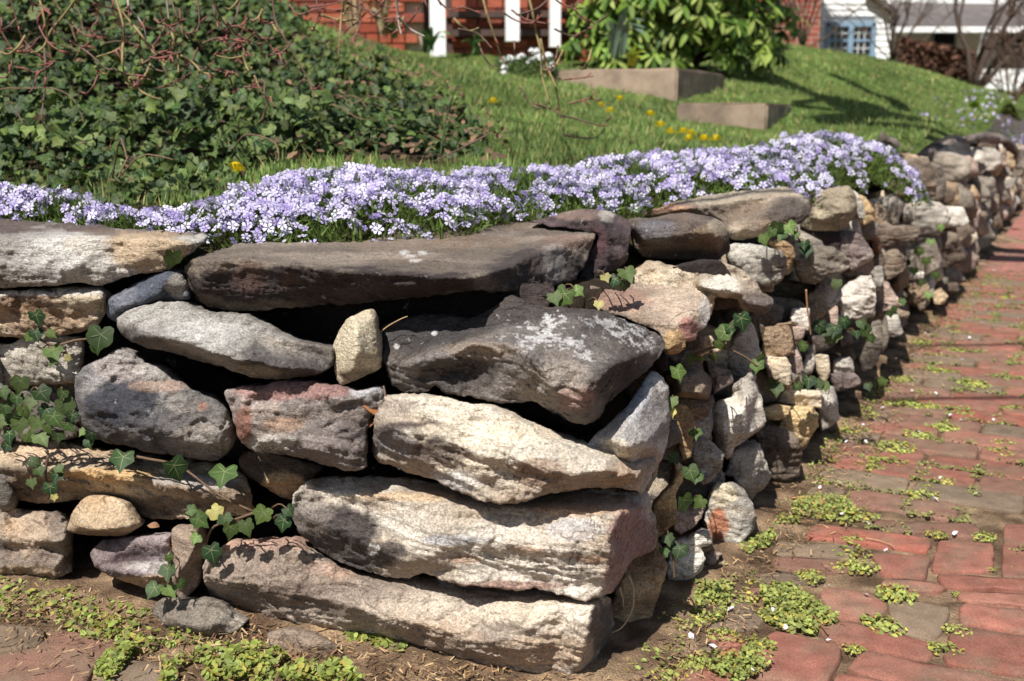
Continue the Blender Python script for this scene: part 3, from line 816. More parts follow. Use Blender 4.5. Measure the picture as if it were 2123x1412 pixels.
ss('1765,396 1778,402 1790,425 1794,450 1782,452 1770,430', 'lgrey', 3.05)
ss('1775,408 1795,410 1812,440 1812,455 1790,466 1772,460', 'yellow', 3.25)
# near side
ss('1224,593,-0.10 1258,599,-0.12 1290,606,-0.13 1299,592,-0.17 1333,589,-0.18 1371,594,-0.17 1416,600,-0.15 1456,609,-0.12 1467,619,-0.11 1471,642,-0.10 1471,663,-0.09 1465,676,-0.07 1450,688,-0.03 1440,704,-0.02 1421,708,0.0 1419,723,0.0 1404,735,0.0 1384,735,0.01 1377,720,0.01 1376,705,0.01 1361,684,0.0 1322,672,-0.02 1288,655,-0.05 1240,640,-0.07 1226,620,-0.08', ((190,168,146),(150,130,114)), 1.70, 'flat pinkish brown slab behind the lichen boulder', R=4, back=0.2, rough=0.7,
   ridges=['1300,630,-0.085 1360,632,-0.075 1430,630,-0.07', '1335,662,-0.015 1390,668,0.02 1436,664,0.01 1455,640,-0.05 1458,618,-0.09', '1390,700,0.03 1410,690,0.03 1430,685,0.0'],
   patches=[(1425,680,24,(176,124,112),0.85,24), (1398,708,26,(190,156,100),0.9,30), (1462,645,12,(206,202,196),0.7,36), (1290,620,60,(176,132,112),0.5,24)])
ss('1350,577 1380,560 1440,545 1490,543 1510,572 1450,575 1429,580 1412,600 1361,592', 'dark', 1.95, p0=-0.02)
ss('1412,597 1429,571 1450,563 1484,565 1503,571 1488,541 1538,559 1565,580 1584,608 1602,620 1602,635 1584,652 1540,642 1529,620 1484,616 1456,608', ((178,162,142),(136,120,108)), 1.98, R=6,
   ridges=['1425,590,0.0 1455,575,0.03', '1460,600,0.06 1510,608,0.07 1535,612,0.05', '1500,560,-0.05 1550,585,-0.02 1585,625,0.0', '1545,630,0.02 1590,640,0.0'], patches=[(1490,592,45,(214,206,192),0.9,22), (1435,592,18,(176,150,112),0.8,18), (1575,630,30,(110,100,100),0.7)])
S = [
('1513,512 1540,509 1584,516 1615,523 1626,538 1627,553 1617,576 1598,589 1575,587 1555,570 1522,548','lgrey',2.3),
('1590,504 1601,499 1632,504 1643,516 1646,531 1637,550 1630,565 1624,538 1613,523','yellow',2.42),
('1650,527 1666,536 1681,514 1703,514 1730,519 1748,531 1756,544 1754,557 1741,565 1718,567 1705,578 1688,585 1666,580 1654,559','grey',2.55),
('1741,485 1760,482 1782,491 1797,508 1807,527 1803,538 1786,546 1767,557 1754,546 1739,521','mauve',2.95),
('1752,566 1767,557 1795,542 1807,540 1809,557 1795,568 1767,573','pink',3.0),
('1690,480 1740,484 1738,520 1700,512 1682,500','dark',2.95),
('1679,610 1692,602 1699,585 1714,579 1740,600 1741,612 1730,632 1707,649 1681,666 1676,640','lgrey',2.62),
('1742,612 1763,589 1786,578 1803,577 1811,597 1813,625 1809,653 1786,657 1748,657 1741,635','white',2.85),
('1807,525 1828,525 1833,536 1831,551 1814,557 1807,546','brown',3.4),
('1833,536 1843,523 1858,521 1873,536 1877,555 1858,570 1839,578 1831,559','brown',3.5),
('1807,565 1816,555 1829,555 1831,580 1822,602 1811,593','lgrey',3.3),
('1850,591 1865,568 1877,559 1884,570 1880,591 1861,606 1851,602','tan',3.7),
('1813,612 1824,587 1839,589 1854,610 1869,630 1848,641 1820,648','pink',3.35),
('1884,563 1914,566 1912,576 1888,580','white',4.0),
('1886,589 1910,583 1925,598 1924,614 1899,630 1884,625','tan',4.0),
('1899,631 1924,615 1926,630 1908,645','brown',4.0),
('1820,472 1837,461 1854,470 1899,469 1903,486 1892,499 1858,502 1829,512 1818,497','brown',3.6),
('1773,465 1805,461 1818,467 1816,486 1799,497 1784,489','grey',3.3),
('1807,497 1818,489 1829,510 1824,525 1809,520','rust',3.4),
('1591,683 1603,677 1637,672 1640,706 1642,730 1614,739 1582,743 1580,728','tan',2.35),
('1640,657 1644,643 1676,644 1674,683 1659,679 1640,672','white',2.5),
('1638,675 1667,681 1665,698 1644,722 1639,706','pink',2.5),
('1576,747 1599,743 1627,745 1638,760 1637,781 1640,805 1620,795 1597,783 1590,764','beige',2.28),
('1629,738 1652,730 1659,743 1667,777 1663,802 1640,810 1637,785 1638,760','pink',2.4),
('1531,698 1552,673 1563,685 1572,728 1574,743 1561,762 1546,777 1523,788 1516,777 1510,736 1520,713','lgrey',2.12),
('1442,722 1452,702 1474,698 1484,713 1501,713 1490,728 1463,732','beige',1.95),
('1465,751 1486,762 1510,770 1516,790 1490,807 1480,813 1474,785','mauve',2.0),
('1378,773 1392,760 1433,759 1458,768 1473,783 1475,803 1469,828 1433,826 1399,822 1395,800 1380,785','brown',1.80),
('1405,826 1442,830 1474,822 1478,836 1467,860 1450,868 1420,850','brown',1.88),
('1361,754 1375,732 1382,743 1384,766 1373,771','dark',1.75),
('1475,860 1490,832 1520,820 1520,800 1552,773 1565,777 1572,807 1584,845 1589,874 1571,895 1546,912 1525,927 1520,942 1507,953 1497,942 1484,921 1476,878','white',1.98),
('1587,847 1614,842 1637,844 1633,861 1614,870 1589,868','yellow',2.25),
('1637,847 1665,846 1682,849 1691,864 1689,887 1676,908 1665,928 1648,919 1614,895 1618,878 1630,862','yellow',2.3),
('1572,902 1593,891 1625,895 1646,906 1657,930 1659,945 1652,983 1629,996 1606,991 1595,979 1584,945','brown',2.2),
('1522,942 1554,932 1574,929 1584,961 1595,983 1584,1006 1565,1021 1552,1034 1531,1019 1527,991 1507,983 1516,961','lgrey',2.02),
('1448,912 1467,915 1486,930 1497,945 1493,968 1478,989 1459,1002 1448,989 1441,964 1435,927','lgrey',1.88),
('1399,864 1407,844 1422,846 1435,861 1437,887 1435,915 1431,942 1416,946 1409,925 1408,889','yellow',1.80),
('1382,874 1401,874 1409,897 1407,915 1384,927 1371,930 1378,906','grey',1.76),
('1328,1004 1341,970 1363,946 1366,961 1358,991 1344,1015 1324,1025','beige',1.60),
('1356,1051 1377,1025 1395,1006 1401,983 1397,966 1416,976 1412,1002 1399,1028 1405,1075 1392,1085 1365,1106 1357,1081','yellow',1.66),
('1403,1064 1433,1060 1441,1053 1458,1055 1452,1074 1437,1091 1414,1104 1401,1094','pink',1.72),
('1478,1028 1490,1010 1520,1010 1542,1025 1552,1043 1563,1070 1560,1090 1545,1110 1530,1125 1526,1137 1511,1141 1473,1126 1467,1085 1471,1050','lgrey',1.88),
('1392,1128 1422,1124 1451,1103 1464,1107 1473,1130 1454,1139 1460,1158 1452,1181 1428,1199 1396,1207 1388,1188 1390,1154','white',1.70),
('1454,1133 1475,1128 1477,1139 1458,1145','brown',1.74),
('1460,1148 1494,1150 1471,1184 1458,1165','pink',1.76),
('1477,1182 1499,1162 1507,1173 1485,1198','lgrey',1.76),
('1317,1150 1360,1135 1375,1154 1379,1188 1366,1222 1354,1260 1336,1297 1305,1305 1275,1305 1264,1270 1280,1220 1302,1165','tan',1.56),
('1692,739 1716,739 1720,770 1711,792 1699,781 1690,760','beige',2.6),
('1671,739 1681,732 1690,745 1683,770 1671,777 1663,770','lgrey',2.55),
('1730,751 1760,741 1767,751 1769,771 1731,775','lgrey',2.7),
('1726,777 1769,775 1782,788 1780,798 1737,811 1728,792','mauve',2.68),
('1618,832 1630,809 1664,811 1696,813 1698,843 1665,841','beige',2.38),
('1698,811 1711,800 1728,811 1735,845 1737,866 1722,880 1705,888 1698,860','white',2.5),
('1809,673 1824,673 1828,706 1820,743 1809,758 1790,766 1786,743 1797,713','grey',2.85),
('1839,658 1861,657 1871,690 1854,698 1843,694','lgrey',3.1),
('1828,680 1838,660 1843,700 1836,722 1826,730','grey',3.0),
('1677,698 1711,698 1716,722 1677,728','dark',2.62),
('1741,702 1763,690 1769,709 1745,717','mauve',2.75),
('1872,321 1900,326 1930,349 1958,373 1963,384 1953,392 1935,392 1903,387 1908,371 1883,340','tan',4.9),
('1903,389 1938,392 1935,424 1922,434 1903,437 1890,405','tan',4.7),
('1908,326 1942,315 1982,300 2005,302 2009,319 2003,331 1958,347 1935,345','lgrey',5.8),
('1935,347 2003,334 2035,340 2038,350 2019,361 1961,361 1954,355','grey',5.8),
('2011,315 2051,315 2080,324 2082,340 2042,345 2014,334','pink',7.2),
('2042,347 2080,347 2077,368 2061,373 2045,366','brown',7.4),
('1963,384 1992,370 1993,379 1982,392 1972,396','white',5.6),
('1972,396 1992,391 1988,414 1963,414','yellow',5.6),
('1940,405 1958,412 1990,420 2000,424 1980,430 1950,428','grey',5.5),
('1966,440 1990,432 2010,440 2014,452 1990,458 1972,452','white',5.8),
('2040,385 2080,376 2104,368 2102,382 2080,400 2050,402','lgrey',7.8),
('2010,392 2030,384 2040,395 2030,410 2012,405','lgrey',7.0),
('1975,475 2000,472 2014,492 2008,510 1988,505','lgrey',5.2),
('1950,495 1970,490 1974,520 1962,530 1948,515','lgrey',4.9),
('1982,520 1996,508 2004,525 1996,540 1984,536','white',5.2),
('1905,445 1935,436 1942,460 1918,470 1903,462','beige',4.6),
('1868,432 1884,430 1888,455 1872,460','lgrey',4.2),
('1925,470 1948,480 1945,500 1925,515 1916,490','tan',4.5),
('1860,640 1884,650 1880,662 1862,655','brown',3.3),
('1930,560 1950,545 1955,575 1940,585 1928,575','beige',4.4),
('1955,590 1985,588 1985,605 1958,608','brown',4.5),
('1935,610 1950,600 1965,615 1955,630 1938,630','tan',4.2)]
CB = [(1508,1095,30,(186,120,78),0.85,46)]
for i, (o, c, Y) in enumerate(S):
    kw = {}
    if o.startswith('1478,1028'): kw['patches'] = [(1490,1085,22,(186,122,80),0.9,36), (1500,1025,24,(222,206,170),0.6)]
    if o.startswith('1475,860'): kw['ridges'] = ['1490,850,0.02 1540,825,0.02', '1500,890,0.05 1544,860,0.06 1548,825,0.05', '1510,935,0.02 1535,900,0.035', '1565,860,-0.02 1570,820,-0.03']
    if o.startswith('1378,773'): kw['ridges'] = ['1400,775,0.03 1450,780,0.035 1462,800,0.03', '1410,812,0.045 1455,818,0.04']; kw['label'] = 'flat faced brown stone with one ivy leaf on it'
    ss(o, c, Y, rough=1.1, jag=1.6, grow=1.13, cr_=0.2, bed=0.3 if i % 3 == 0 else 0.0, **kw)

# stones of the same face that only show in the joints, then the far end of the wall
cols = ['grey', 'lgrey', 'tan', 'brown', 'pink', 'lgrey', 'beige', 'grey', 'white', 'brown']
rs = np.random.default_rng(5)
def blob(s, z, w, h, p, far):
    C = PS + SDIR * s + NS * p; C = np.array([C[0], C[1], z])
    x, y = project(C)[0]
    if x > 2300: return
    ppm = FPX / C[1]
    k = rs.integers(7, 10)
    th0 = rs.uniform(0, 6)
    pts = []
    for j in range(k):
        th = th0 + 2 * math.pi * (j + rs.uniform(-0.3, 0.3)) / k
        r = rs.uniform(0.8, 1.1)
        ex = abs(math.cos(th)) ** 0.8 * np.sign(math.cos(th)); ey = abs(math.sin(th)) ** 0.8 * np.sign(math.sin(th))
        pts.append('%.1f,%.1f' % (x + ex * r * w * ppm * 0.5, y + ey * r * h * ppm * 0.5))
    ss(' '.join(pts), cols[rs.integers(0, len(cols))], C[1], sp=4.0 if far else 5.5, cr_=0.2, jag=1.6)
s = 0.42
while s < 3.1:
    for z in (0.07, 0.2, 0.33, 0.45):
        blob(s + rs.uniform(-0.05, 0.05), z + rs.uniform(-0.02, 0.02), rs.uniform(0.15, 0.24), rs.uniform(0.09, 0.15), -0.10 - 0.04 * z, False)
    s += 0.24
s = 3.05
while s < 10:
    z = 0.05
    while z < 0.52:
        h = rs.uniform(0.09, 0.17)
        blob(s + rs.uniform(-0.08, 0.08), z + h * 0.4, rs.uniform(0.14, 0.27), h * 1.05, rs.uniform(-0.03, 0.02) - 0.06 * z, True)
        z += h
    s += 0.22 + 0.03 * (s - 3)

# earth behind the stones: one closed body with rough faces
def core():
    pf, ps_ = -0.21, -0.17
    a = np.array([[NF[0], NF[1]], [NS[0], NS[1]]])
    cor = np.linalg.solve(a, [(PF @ NF) + pf, (PS @ NS) + ps_])
    path = [np.append(cor, 0) + FDIR * 2.6 * (1 - t) for t in np.linspace(0, 1, 60)][:-1] + [np.append(cor, 0) + SDIR * 12 * t * t for t in np.linspace(0, 1, 90)]
    path = np.array(path)
    inw = -(NF + NS); inw /= np.linalg.norm(inw)
    V = []
    zs = np.linspace(-0.05, 0.50, 14)
    for z in zs:
        for P in path:
            V.append((P[0], P[1], z))
    nrow = len(path)
    for P in path:
        V.append((P[0] + inw[0] * 0.5, P[1] + inw[1] * 0.5, 0.50))
    V = np.array(V, float)
    V[:, :2] += (fbm(V * 12, 3) * 0.02)[:, None] * inw[:2]
    Fc = [(r * nrow + i, r * nrow + i + 1, (r + 1) * nrow + i + 1, (r + 1) * nrow + i) for r in range(len(zs)) for i in range(nrow - 1)]
    me = raw_mesh('earth_fill', V - A0, np.array(Fc), np.tile(srgb((92, 78, 62)) * 0.5, (len(V), 1)))
    o = link('earth_fill', me, M['soil'], wall)
core()

# ------------------------------------------------------------------ ground sheet
def axis(lo, hi, step, far):
    a = np.arange(lo, hi + 1e-6, step)
    k = np.array([1, 3, 8, 20, 50, 120, 300]) * 0.3
    return np.concatenate([(lo - k * far)[::-1], a, hi + k * far])
gx, gy = axis(-1.5, 4.0, 0.02, 1), axis(1.0, 6.5, 0.02, 1)
GX, GY = np.meshgrid(gx, gy)
P = np.stack([GX.ravel(), GY.ravel(), np.zeros(GX.size)], 1)
near = smooth(2.5, 0.5, np.maximum(np.abs(P[:, 0] - 1.2) - 2.6, np.abs(P[:, 1] - 3.5) - 2.6))
dw = np.maximum((P - PS) @ NS, (P - PF) @ NF)            # distance in front of the wall
P[:, 2] = -0.0015 + near * (fbm(P * 9, 3) * 0.004 + fbm(P * 45, 3) * 0.0045) + 0.022 * smooth(0.13, 0.0, dw) * near
mm = smooth(-0.4, 0.5, fbm(P * 14, 4))[:, None]
gc = srgb((184, 154, 122)) * 0.74 * mm + srgb((124, 100, 78)) * 0.66 * (1 - mm)
nx = len(gx)
ii = np.arange(len(gy) - 1)[:, None] * nx + np.arange(nx - 1)[None]
gf = np.stack([ii, ii + 1, ii + nx + 1, ii + nx], -1).reshape(-1, 4)
link('ground', raw_mesh('ground', P, gf, gc), M['soil'], kind='structure')

# ------------------------------------------------------------------ garden bank behind the wall
st_s = np.concatenate([np.arange(0.0, 7, 0.05), np.arange(7, 16, 0.2), np.arange(16, 60, 2.0)])
st_t = np.concatenate([np.arange(0.0, 5, 0.05), np.arange(5, 12, 0.25), np.arange(12, 40, 2.0)])
ET = -NS
SS, TT = np.meshgrid(st_s, st_t)
P = A0[None] + SS.ravel()[:, None] * SDIR + TT.ravel()[:, None] * ET
P[:, 2] = 0
P[:, 2] = terrain(P)
df = -((P - PF) @ NF); dsd = -((P - PS) @ NS)
P[:, 2] += fbm(P * np.array([2, 2, 0]), 3) * 0.02 * smooth(0.3, 1.2, np.minimum(df, dsd)) + fbm(P * np.array([14, 14, 0]), 3) * 0.008
ok = (df > 0.14) & (dsd > 0.13)
# it turns down behind the stones
P[:, 2] -= 0.05 * smooth(0.34, 0.14, np.minimum(df, dsd))
ns = len(st_s)
ii = np.arange(len(st_t) - 1)[:, None] * ns + np.arange(ns - 1)[None]
lf = np.stack([ii, ii + 1, ii + ns + 1, ii + ns], -1).reshape(-1, 4)
lf = lf[ok[lf].all(1)]
IVY = np.array([(-120,470),(60,452),(200,440),(420,420),(500,385),(560,345),(700,330),(880,345),(1010,320),(985,280),(900,215),(830,178),(760,150),(690,112),(640,82),(590,30),(560,-60),(-120,-120)], float)
pr = project(P)
iv = inside(pr, IVY) & (P[:, 1] > 1.5) & (P[:, 1] < 7.0)
gn = smooth(-0.5, 0.5, fbm(P * np.array([1.5, 1.5, 0]), 4))[:, None]
lc = srgb((130, 146, 76)) * 0.6 * gn + srgb((100, 124, 58)) * 0.52 * (1 - gn)
so_ = srgb((84, 68, 52)) * 0.6
lc[iv] = so_
bed = (np.minimum(df, dsd) < 0.75) & (P[:, 1] < 4)
lc[bed] = srgb((96, 92, 54)) * 0.5
link('lawn', raw_mesh('lawn', P, lf, lc), M['soil'], kind='structure')

# ------------------------------------------------------------------ brick path
path_mat, _t, _b = new_mat('far_brick_paving')
_pos = N(_t, 'ShaderNodeNewGeometry').outputs['Position']
_mp = N(_t, 'ShaderNodeMapping'); _mp.inputs['Rotation'].default_value = (0, 0, -math.atan2(NS[1], NS[0]))
_t.links.new(_pos, _mp.inputs[0])
_br = N(_t, 'ShaderNodeTexBrick')
_t.links.new(_mp.outputs[0], _br.inputs[0])
_br.inputs['Color1'].default_value = tuple(srgb((178, 108, 94)) * 0.75) + (1,)
_br.inputs['Color2'].default_value = tuple(srgb((140, 104, 90)) * 0.75) + (1,)
_br.inputs['Mortar'].default_value = tuple(srgb((132, 112, 84)) * 0.6) + (1,)
_br.inputs['Scale'].default_value = 1.0
_br.inputs['Brick Width'].default_value = 0.225; _br.inputs['Row Height'].default_value = 0.112; _br.inputs['Mortar Size'].default_value = 0.006
_nn = noise_node(_t, 12, 5, 0.6, _pos)
_t.links.new(mult_col(_t, _br.outputs[0], maprange(_t, _nn.outputs[0], 0.3, 0.7, 0.7, 1.25)), _b.inputs['Base Color'])
_b.inputs['Roughness'].default_value = 0.9
def wp(s, t, z=0.0):
    q = PS + SDIR * s + NS * t
    return np.array([q[0], q[1], z])
pv = [wp(4.6, 0.10, 0.0), wp(4.6, 2.4, 0.0), wp(40, 2.4, 0.0), wp(40, 0.10, 0.0), wp(-1.0, 0.70, 0.0), wp(-1.0, 2.4, 0.0), wp(4.6, 0.70, 0.0)]
path = link('brick_path', raw_mesh('brick_path', np.array(pv), [(0, 6, 1, 2, 3), (4, 5, 1, 6)]), path_mat, kind='structure')
BRC = [(176,116,102), (170,112,98), (164,112,98), (178,124,108), (156,116,102), (150,128,110), (144,124,108), (172,106,92)]
def brick(poly, ci, dz=0.0, seed=0):
    rs_ = np.random.default_rng(900 + seed)
    poly = np.asarray(poly, float)[:, :2]
    c = poly.mean(0)
    pts = []
    m = len(poly)
    for i in range(m):
        a, b = poly[i], poly[(i + 1) % m]
        k = max(2, int(np.linalg.norm(b - a) / 0.02))
        for j in range(k):
            # corners worn off
            f = j / k
            pts.append(a + (b - a) * f)
    pts = np.array(pts)
    pts = pts * 0.6 + (np.roll(pts, 1, 0) + np.roll(pts, -1, 0)) * 0.2
    q3 = np.column_stack([pts, np.zeros(len(pts))])
    nrm = pts - c; nrm /= np.linalg.norm(nrm, axis=1)[:, None]
    pts = pts + nrm * (fbm(q3 * 40 + seed, 3) * 0.003)[:, None]
    tilt = rs_.normal(0, 0.010, 2)
    zt = lambda q: 0.006 + dz + (q - c) @ tilt
    V = []; n = len(pts)
    rings = [(1.0, -0.05), (1.0, -0.006), (0.975, -0.0008), (0.93, 0.0), (0.62, 0.0005), (0.3, 0.0005)]
    for s_, z in rings:
        q = c + (pts - c) * s_
        if s_ > 0.95: q = pts - nrm * (0.0025 if s_ < 1 else 0)
        zz = (z if z == -0.05 else zt(q) + z + (fbm(np.column_stack([q, np.zeros(n)]) * 30 + seed, 3) * 0.0018 if s_ < 1 else 0))
        V.append(np.column_stack([q, np.broadcast_to(zz, (n,))]))
    V.append(np.array([[c[0], c[1], zt(c)]]))
    V = np.concatenate(V)
    Fc = []
    for r in range(len(rings) - 1):
        for i in range(n):
            j = (i + 1) % n
            Fc.append((r * n + i, r * n + j, (r + 1) * n + j, (r + 1) * n + i))
    b0 = (len(rings) - 1) * n
    Fc += [(b0 + i, b0 + (i + 1) % n, len(V) - 1) for i in range(n)]
    ar = sum(pts[i][0] * pts[(i + 1) % n][1] - pts[(i + 1) % n][0] * pts[i][1] for i in range(n))
    if ar < 0: Fc = [f[::-1] for f in Fc]
    base = srgb(BRC[ci % len(BRC)]) * 0.64 * np.array([0.96, 0.98, 0.92])
    mk = smooth(-0.25, 0.5, fbm(V * 13 + seed * 3.1, 4, 0.6))[:, None] * 0.6
    C = base * (1 - mk) + srgb((140, 120, 100)) * 0.66 * mk
    V, c0 = recentre(V)
    o = link('brick', raw_mesh('brick', V, Fc, C), M['brick'], path)
    o.location = Vector(c0)
TB = '''1670,1113 1687,1087 1811,1099 1932,1120 1920,1146 1776,1126;7|1610,1125 1776,1130 1760,1158 1598,1150;5|1600,1154 1757,1162 1765,1186 1608,1182;4|1804,1146 1931,1155 1917,1202 1826,1193;0|1946,1120 2061,1127 2059,1184 1931,1184;0
2082,1089 2200,1092 2200,1200 2078,1196;2|1809,1078 2023,1089 2040,1116 1920,1108 1810,1096;4|1941,1190 2170,1204 2170,1228 1960,1220;1|1828,1199 1936,1207 1970,1221 1917,1233 1828,1217;3|1842,1243 1972,1259 1957,1299 1941,1328 1858,1309 1842,1270;5
1993,1250 2180,1271 2180,1322 1990,1292;0|1990,1297 2180,1328 2180,1412 1957,1372 1969,1315;1|1703,1217 1797,1231 1838,1250 1840,1273 1783,1285 1741,1280 1700,1245;3|1677,1285 1741,1285 1788,1295 1856,1314 1940,1333 1926,1370 1788,1342 1717,1328;1|1604,1306 1710,1331 1750,1343 1730,1386 1713,1424 1556,1400 1568,1353;0
1788,1350 1927,1376 2112,1412 2104,1456 1840,1414 1757,1386;2|1731,1394 1862,1418 1850,1460 1716,1456;1|1446,1261 1484,1235 1550,1250 1590,1290 1535,1308 1446,1297;6|1378,1358 1479,1386 1583,1414 1540,1456 1390,1434;0|1394,1327 1465,1338 1488,1351 1451,1359;5
1545,1193 1613,1185 1700,1200 1653,1213 1578,1213;6|1512,1215 1578,1219 1677,1233 1691,1250 1653,1260 1560,1240;4|1984,1228 2170,1234 2170,1264 1990,1246;3|1600,1410 1700,1430 1690,1470 1590,1460;2|1880,1424 2090,1460 2080,1490 1870,1460;0
1296,1400 1372,1368 1392,1436 1316,1456;1|1392,1288 1440,1300 1442,1326 1384,1320;6|1446,1304 1530,1312 1560,1338 1490,1346;1|1300,1345 1380,1328 1390,1352 1372,1364 1300,1392;4|-40,1365 78,1346 113,1308 179,1316 250,1333 226,1358 188,1384 178,1418 -40,1445;4|193,1412 271,1367 353,1379 339,1430 200,1440;6|-40,1295 71,1294 101,1313 78,1342 -40,1358;5'''
for i, q in enumerate(TB.replace('\n', '|').split('|')):
    po, ci = q.split(';')
    W = np.array([at_z(v[0], v[1], 0.004) for v in T3(po)])
    c = W.mean(0)
    brick(c + (W - c) * 1.03, int(ci), seed=i, dz=-0.002 if 24 < i < 29 else 0)
s_start = min(((at_z(x, 1082, 0) - PS) @ SDIR) for x in (1700, 1900, 2123))
row = 0
row_s = []
s = s_start
nb = 0
while s < 4.55:
    off = 0.115 * (row % 2) + random.uniform(-0.02, 0.02)
    t = 0.085 + off * 0.9 + (0.02 if s < 2 else 0)
    if row % 2: # a short piece at the edge
        pass
    lo = 0.045 + random.uniform(-0.015, 0.02)
    ts = [lo] + [lo + off + 0.225 * k for k in range(0 if off > 0.07 else 1, 5)]
    for a, b in zip(ts[:-1], ts[1:]):
        if b - a < 0.06 or a > 0.60: continue
        mid = wp(s, (a + b) / 2)
        px = project(mid)[0]
        if px[1] > 1083 and px[0] < 2190: continue
        g = 0.0035
        j = lambda: random.uniform(-0.003, 0.003)
        po = [wp(s + g + j(), a + g + j()), wp(s + g + j(), b - g + j()), wp(s + 0.112 - g + j(), b - g + j()), wp(s + 0.112 - g + j(), a + g + j())]
        brick(po, random.choice([4, 5, 2, 1]) if a < 0.16 else random.choice([0, 1, 2, 3, 4, 0, 1, 6, 7]), dz=random.uniform(-0.003, 0.003), seed=100 + nb)
        nb += 1
    row_s.append(s)
    s += 0.114
    row += 1

# ------------------------------------------------------------------ leaf, flower and blade shapes
def ivy_leaf_mesh(name, blade, vein, seed=0):
    # a five lobed leaf, tip towards -y, one unit long, folded along the midrib and curled
    r = np.random.default_rng(seed + 300)
    lob = r.uniform(0.8, 1.12); fold = r.uniform(0.10, 0.42); curl = r.uniform(0.08, 0.34); tw = r.uniform(-0.25, 0.25)
    tips = [(0, -0.62), (0.45 * lob, -0.13), (0.34, 0.31), (-0.34, 0.31), (-0.45 * lob, -0.13)]
    out = []
    mid = [(0.13, -0.37), (0.20, -0.25), (0.37, 0.04), (0.33, 0.12), (0.17, 0.33), (0.08, 0.27)]
    half = [(0.09, -0.47), (0.18, -0.34), (0.26, -0.27), (0.37, -0.22), (0.45 * lob, -0.13), (0.42, -0.01), (0.37, 0.09), (0.38, 0.20), (0.34, 0.31), (0.23, 0.345), (0.10, 0.30)]
    half = [(x + r.normal(0, 0.012), y + r.normal(0, 0.012)) for x, y in half]
    h2 = [(-x + r.normal(0, 0.016), y + r.normal(0, 0.016)) for x, y in half]
    out = [(0, -0.62)] + half + [(0, 0.2)] + h2[::-1]
    z = lambda x, y: fold * abs(x) ** 1.2 - curl * (x * x + 1.3 * y * y) + tw * x * y
    V = [(0, 0.05, z(0, 0.05)), (0, -0.28, z(0, -0.28))] + [(x, y, z(x, y) + r.normal(0, 0.008)) for x, y in out]
    n = len(out)
    Fc = []
    for i in range(n):
        j = (i + 1) % n
        c = 1 if (i <= 2 or i >= n - 3) else 0
        Fc.append((c, 2 + j, 2 + i))
    Fc += [(0, 2 + 3, 1)] if False else [(0, 5, 1), (1, 2 + n - 3, 0)]
    C = [blade * 1.1, blade * 1.05] + [blade * r.uniform(0.82, 1.05) for i in range(n)]
    for (tx, ty) in tips:
        d = np.array([tx, ty - 0.05]); L = np.linalg.norm(d); d /= L
        q = np.array([-d[1], d[0]]) * 0.017
        k = len(V)
        for f in (0.0, 0.5):
            m = np.array([0, 0.05]) + d * L * f
            V += [(m[0] + q[0], m[1] + q[1], z(*m) + 0.014), (m[0] - q[0], m[1] - q[1], z(*m) + 0.014)]
        e = np.array([0, 0.05]) + d * L * 0.88
        V.append((e[0], e[1], z(*e) + 0.012)); C += [vein] * 5
        Fc += [(k, k + 1, k + 3), (k, k + 3, k + 2), (k + 2, k + 3, k + 4)]
    return np.array(V), np.array(Fc), np.array(C)
IVG = [srgb((98, 122, 60)) * 0.6, srgb((76, 102, 52)) * 0.56, srgb((126, 144, 72)) * 0.6, srgb((64, 92, 50)) * 0.54]
VEIN = srgb((150, 166, 112)) * 0.5
IVG = IVG + [IVG[0] * 0.8, IVG[2] * 0.85]
NI = len(IVG)
ivy_shapes = [ivy_leaf_mesh('leaf', g, VEIN, k) for k, g in enumerate(IVG)]
ivy_me = []
for V, Fc, C in ivy_shapes:
    me = raw_mesh('leaf', V, Fc, C); me.materials.append(M['leaf']); ivy_me.append(me)
ivy_dark = []
for k, g in enumerate(IVG):
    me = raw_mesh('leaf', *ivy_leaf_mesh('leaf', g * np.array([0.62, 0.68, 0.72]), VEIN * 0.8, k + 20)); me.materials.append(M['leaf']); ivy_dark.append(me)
yl = ivy_leaf_mesh('leaf', srgb((206, 196, 120)) * 0.75, srgb((226, 214, 150)) * 0.7)
ivy_yellow = raw_mesh('leaf', *yl); ivy_yellow.materials.append(M['leaf'])
lg = ivy_leaf_mesh('leaf', srgb((112, 138, 68)) * 0.46, srgb((170, 188, 120)) * 0.5, 44)
ivy_light = raw_mesh('leaf', *lg); ivy_light.materials.append(M['leaf'])

def mat3(R, T, s):
    m = Matrix([[R[i][j] * s for j in range(3)] + [T[i]] for i in range(3)] + [[0, 0, 0, 1]])
    return m

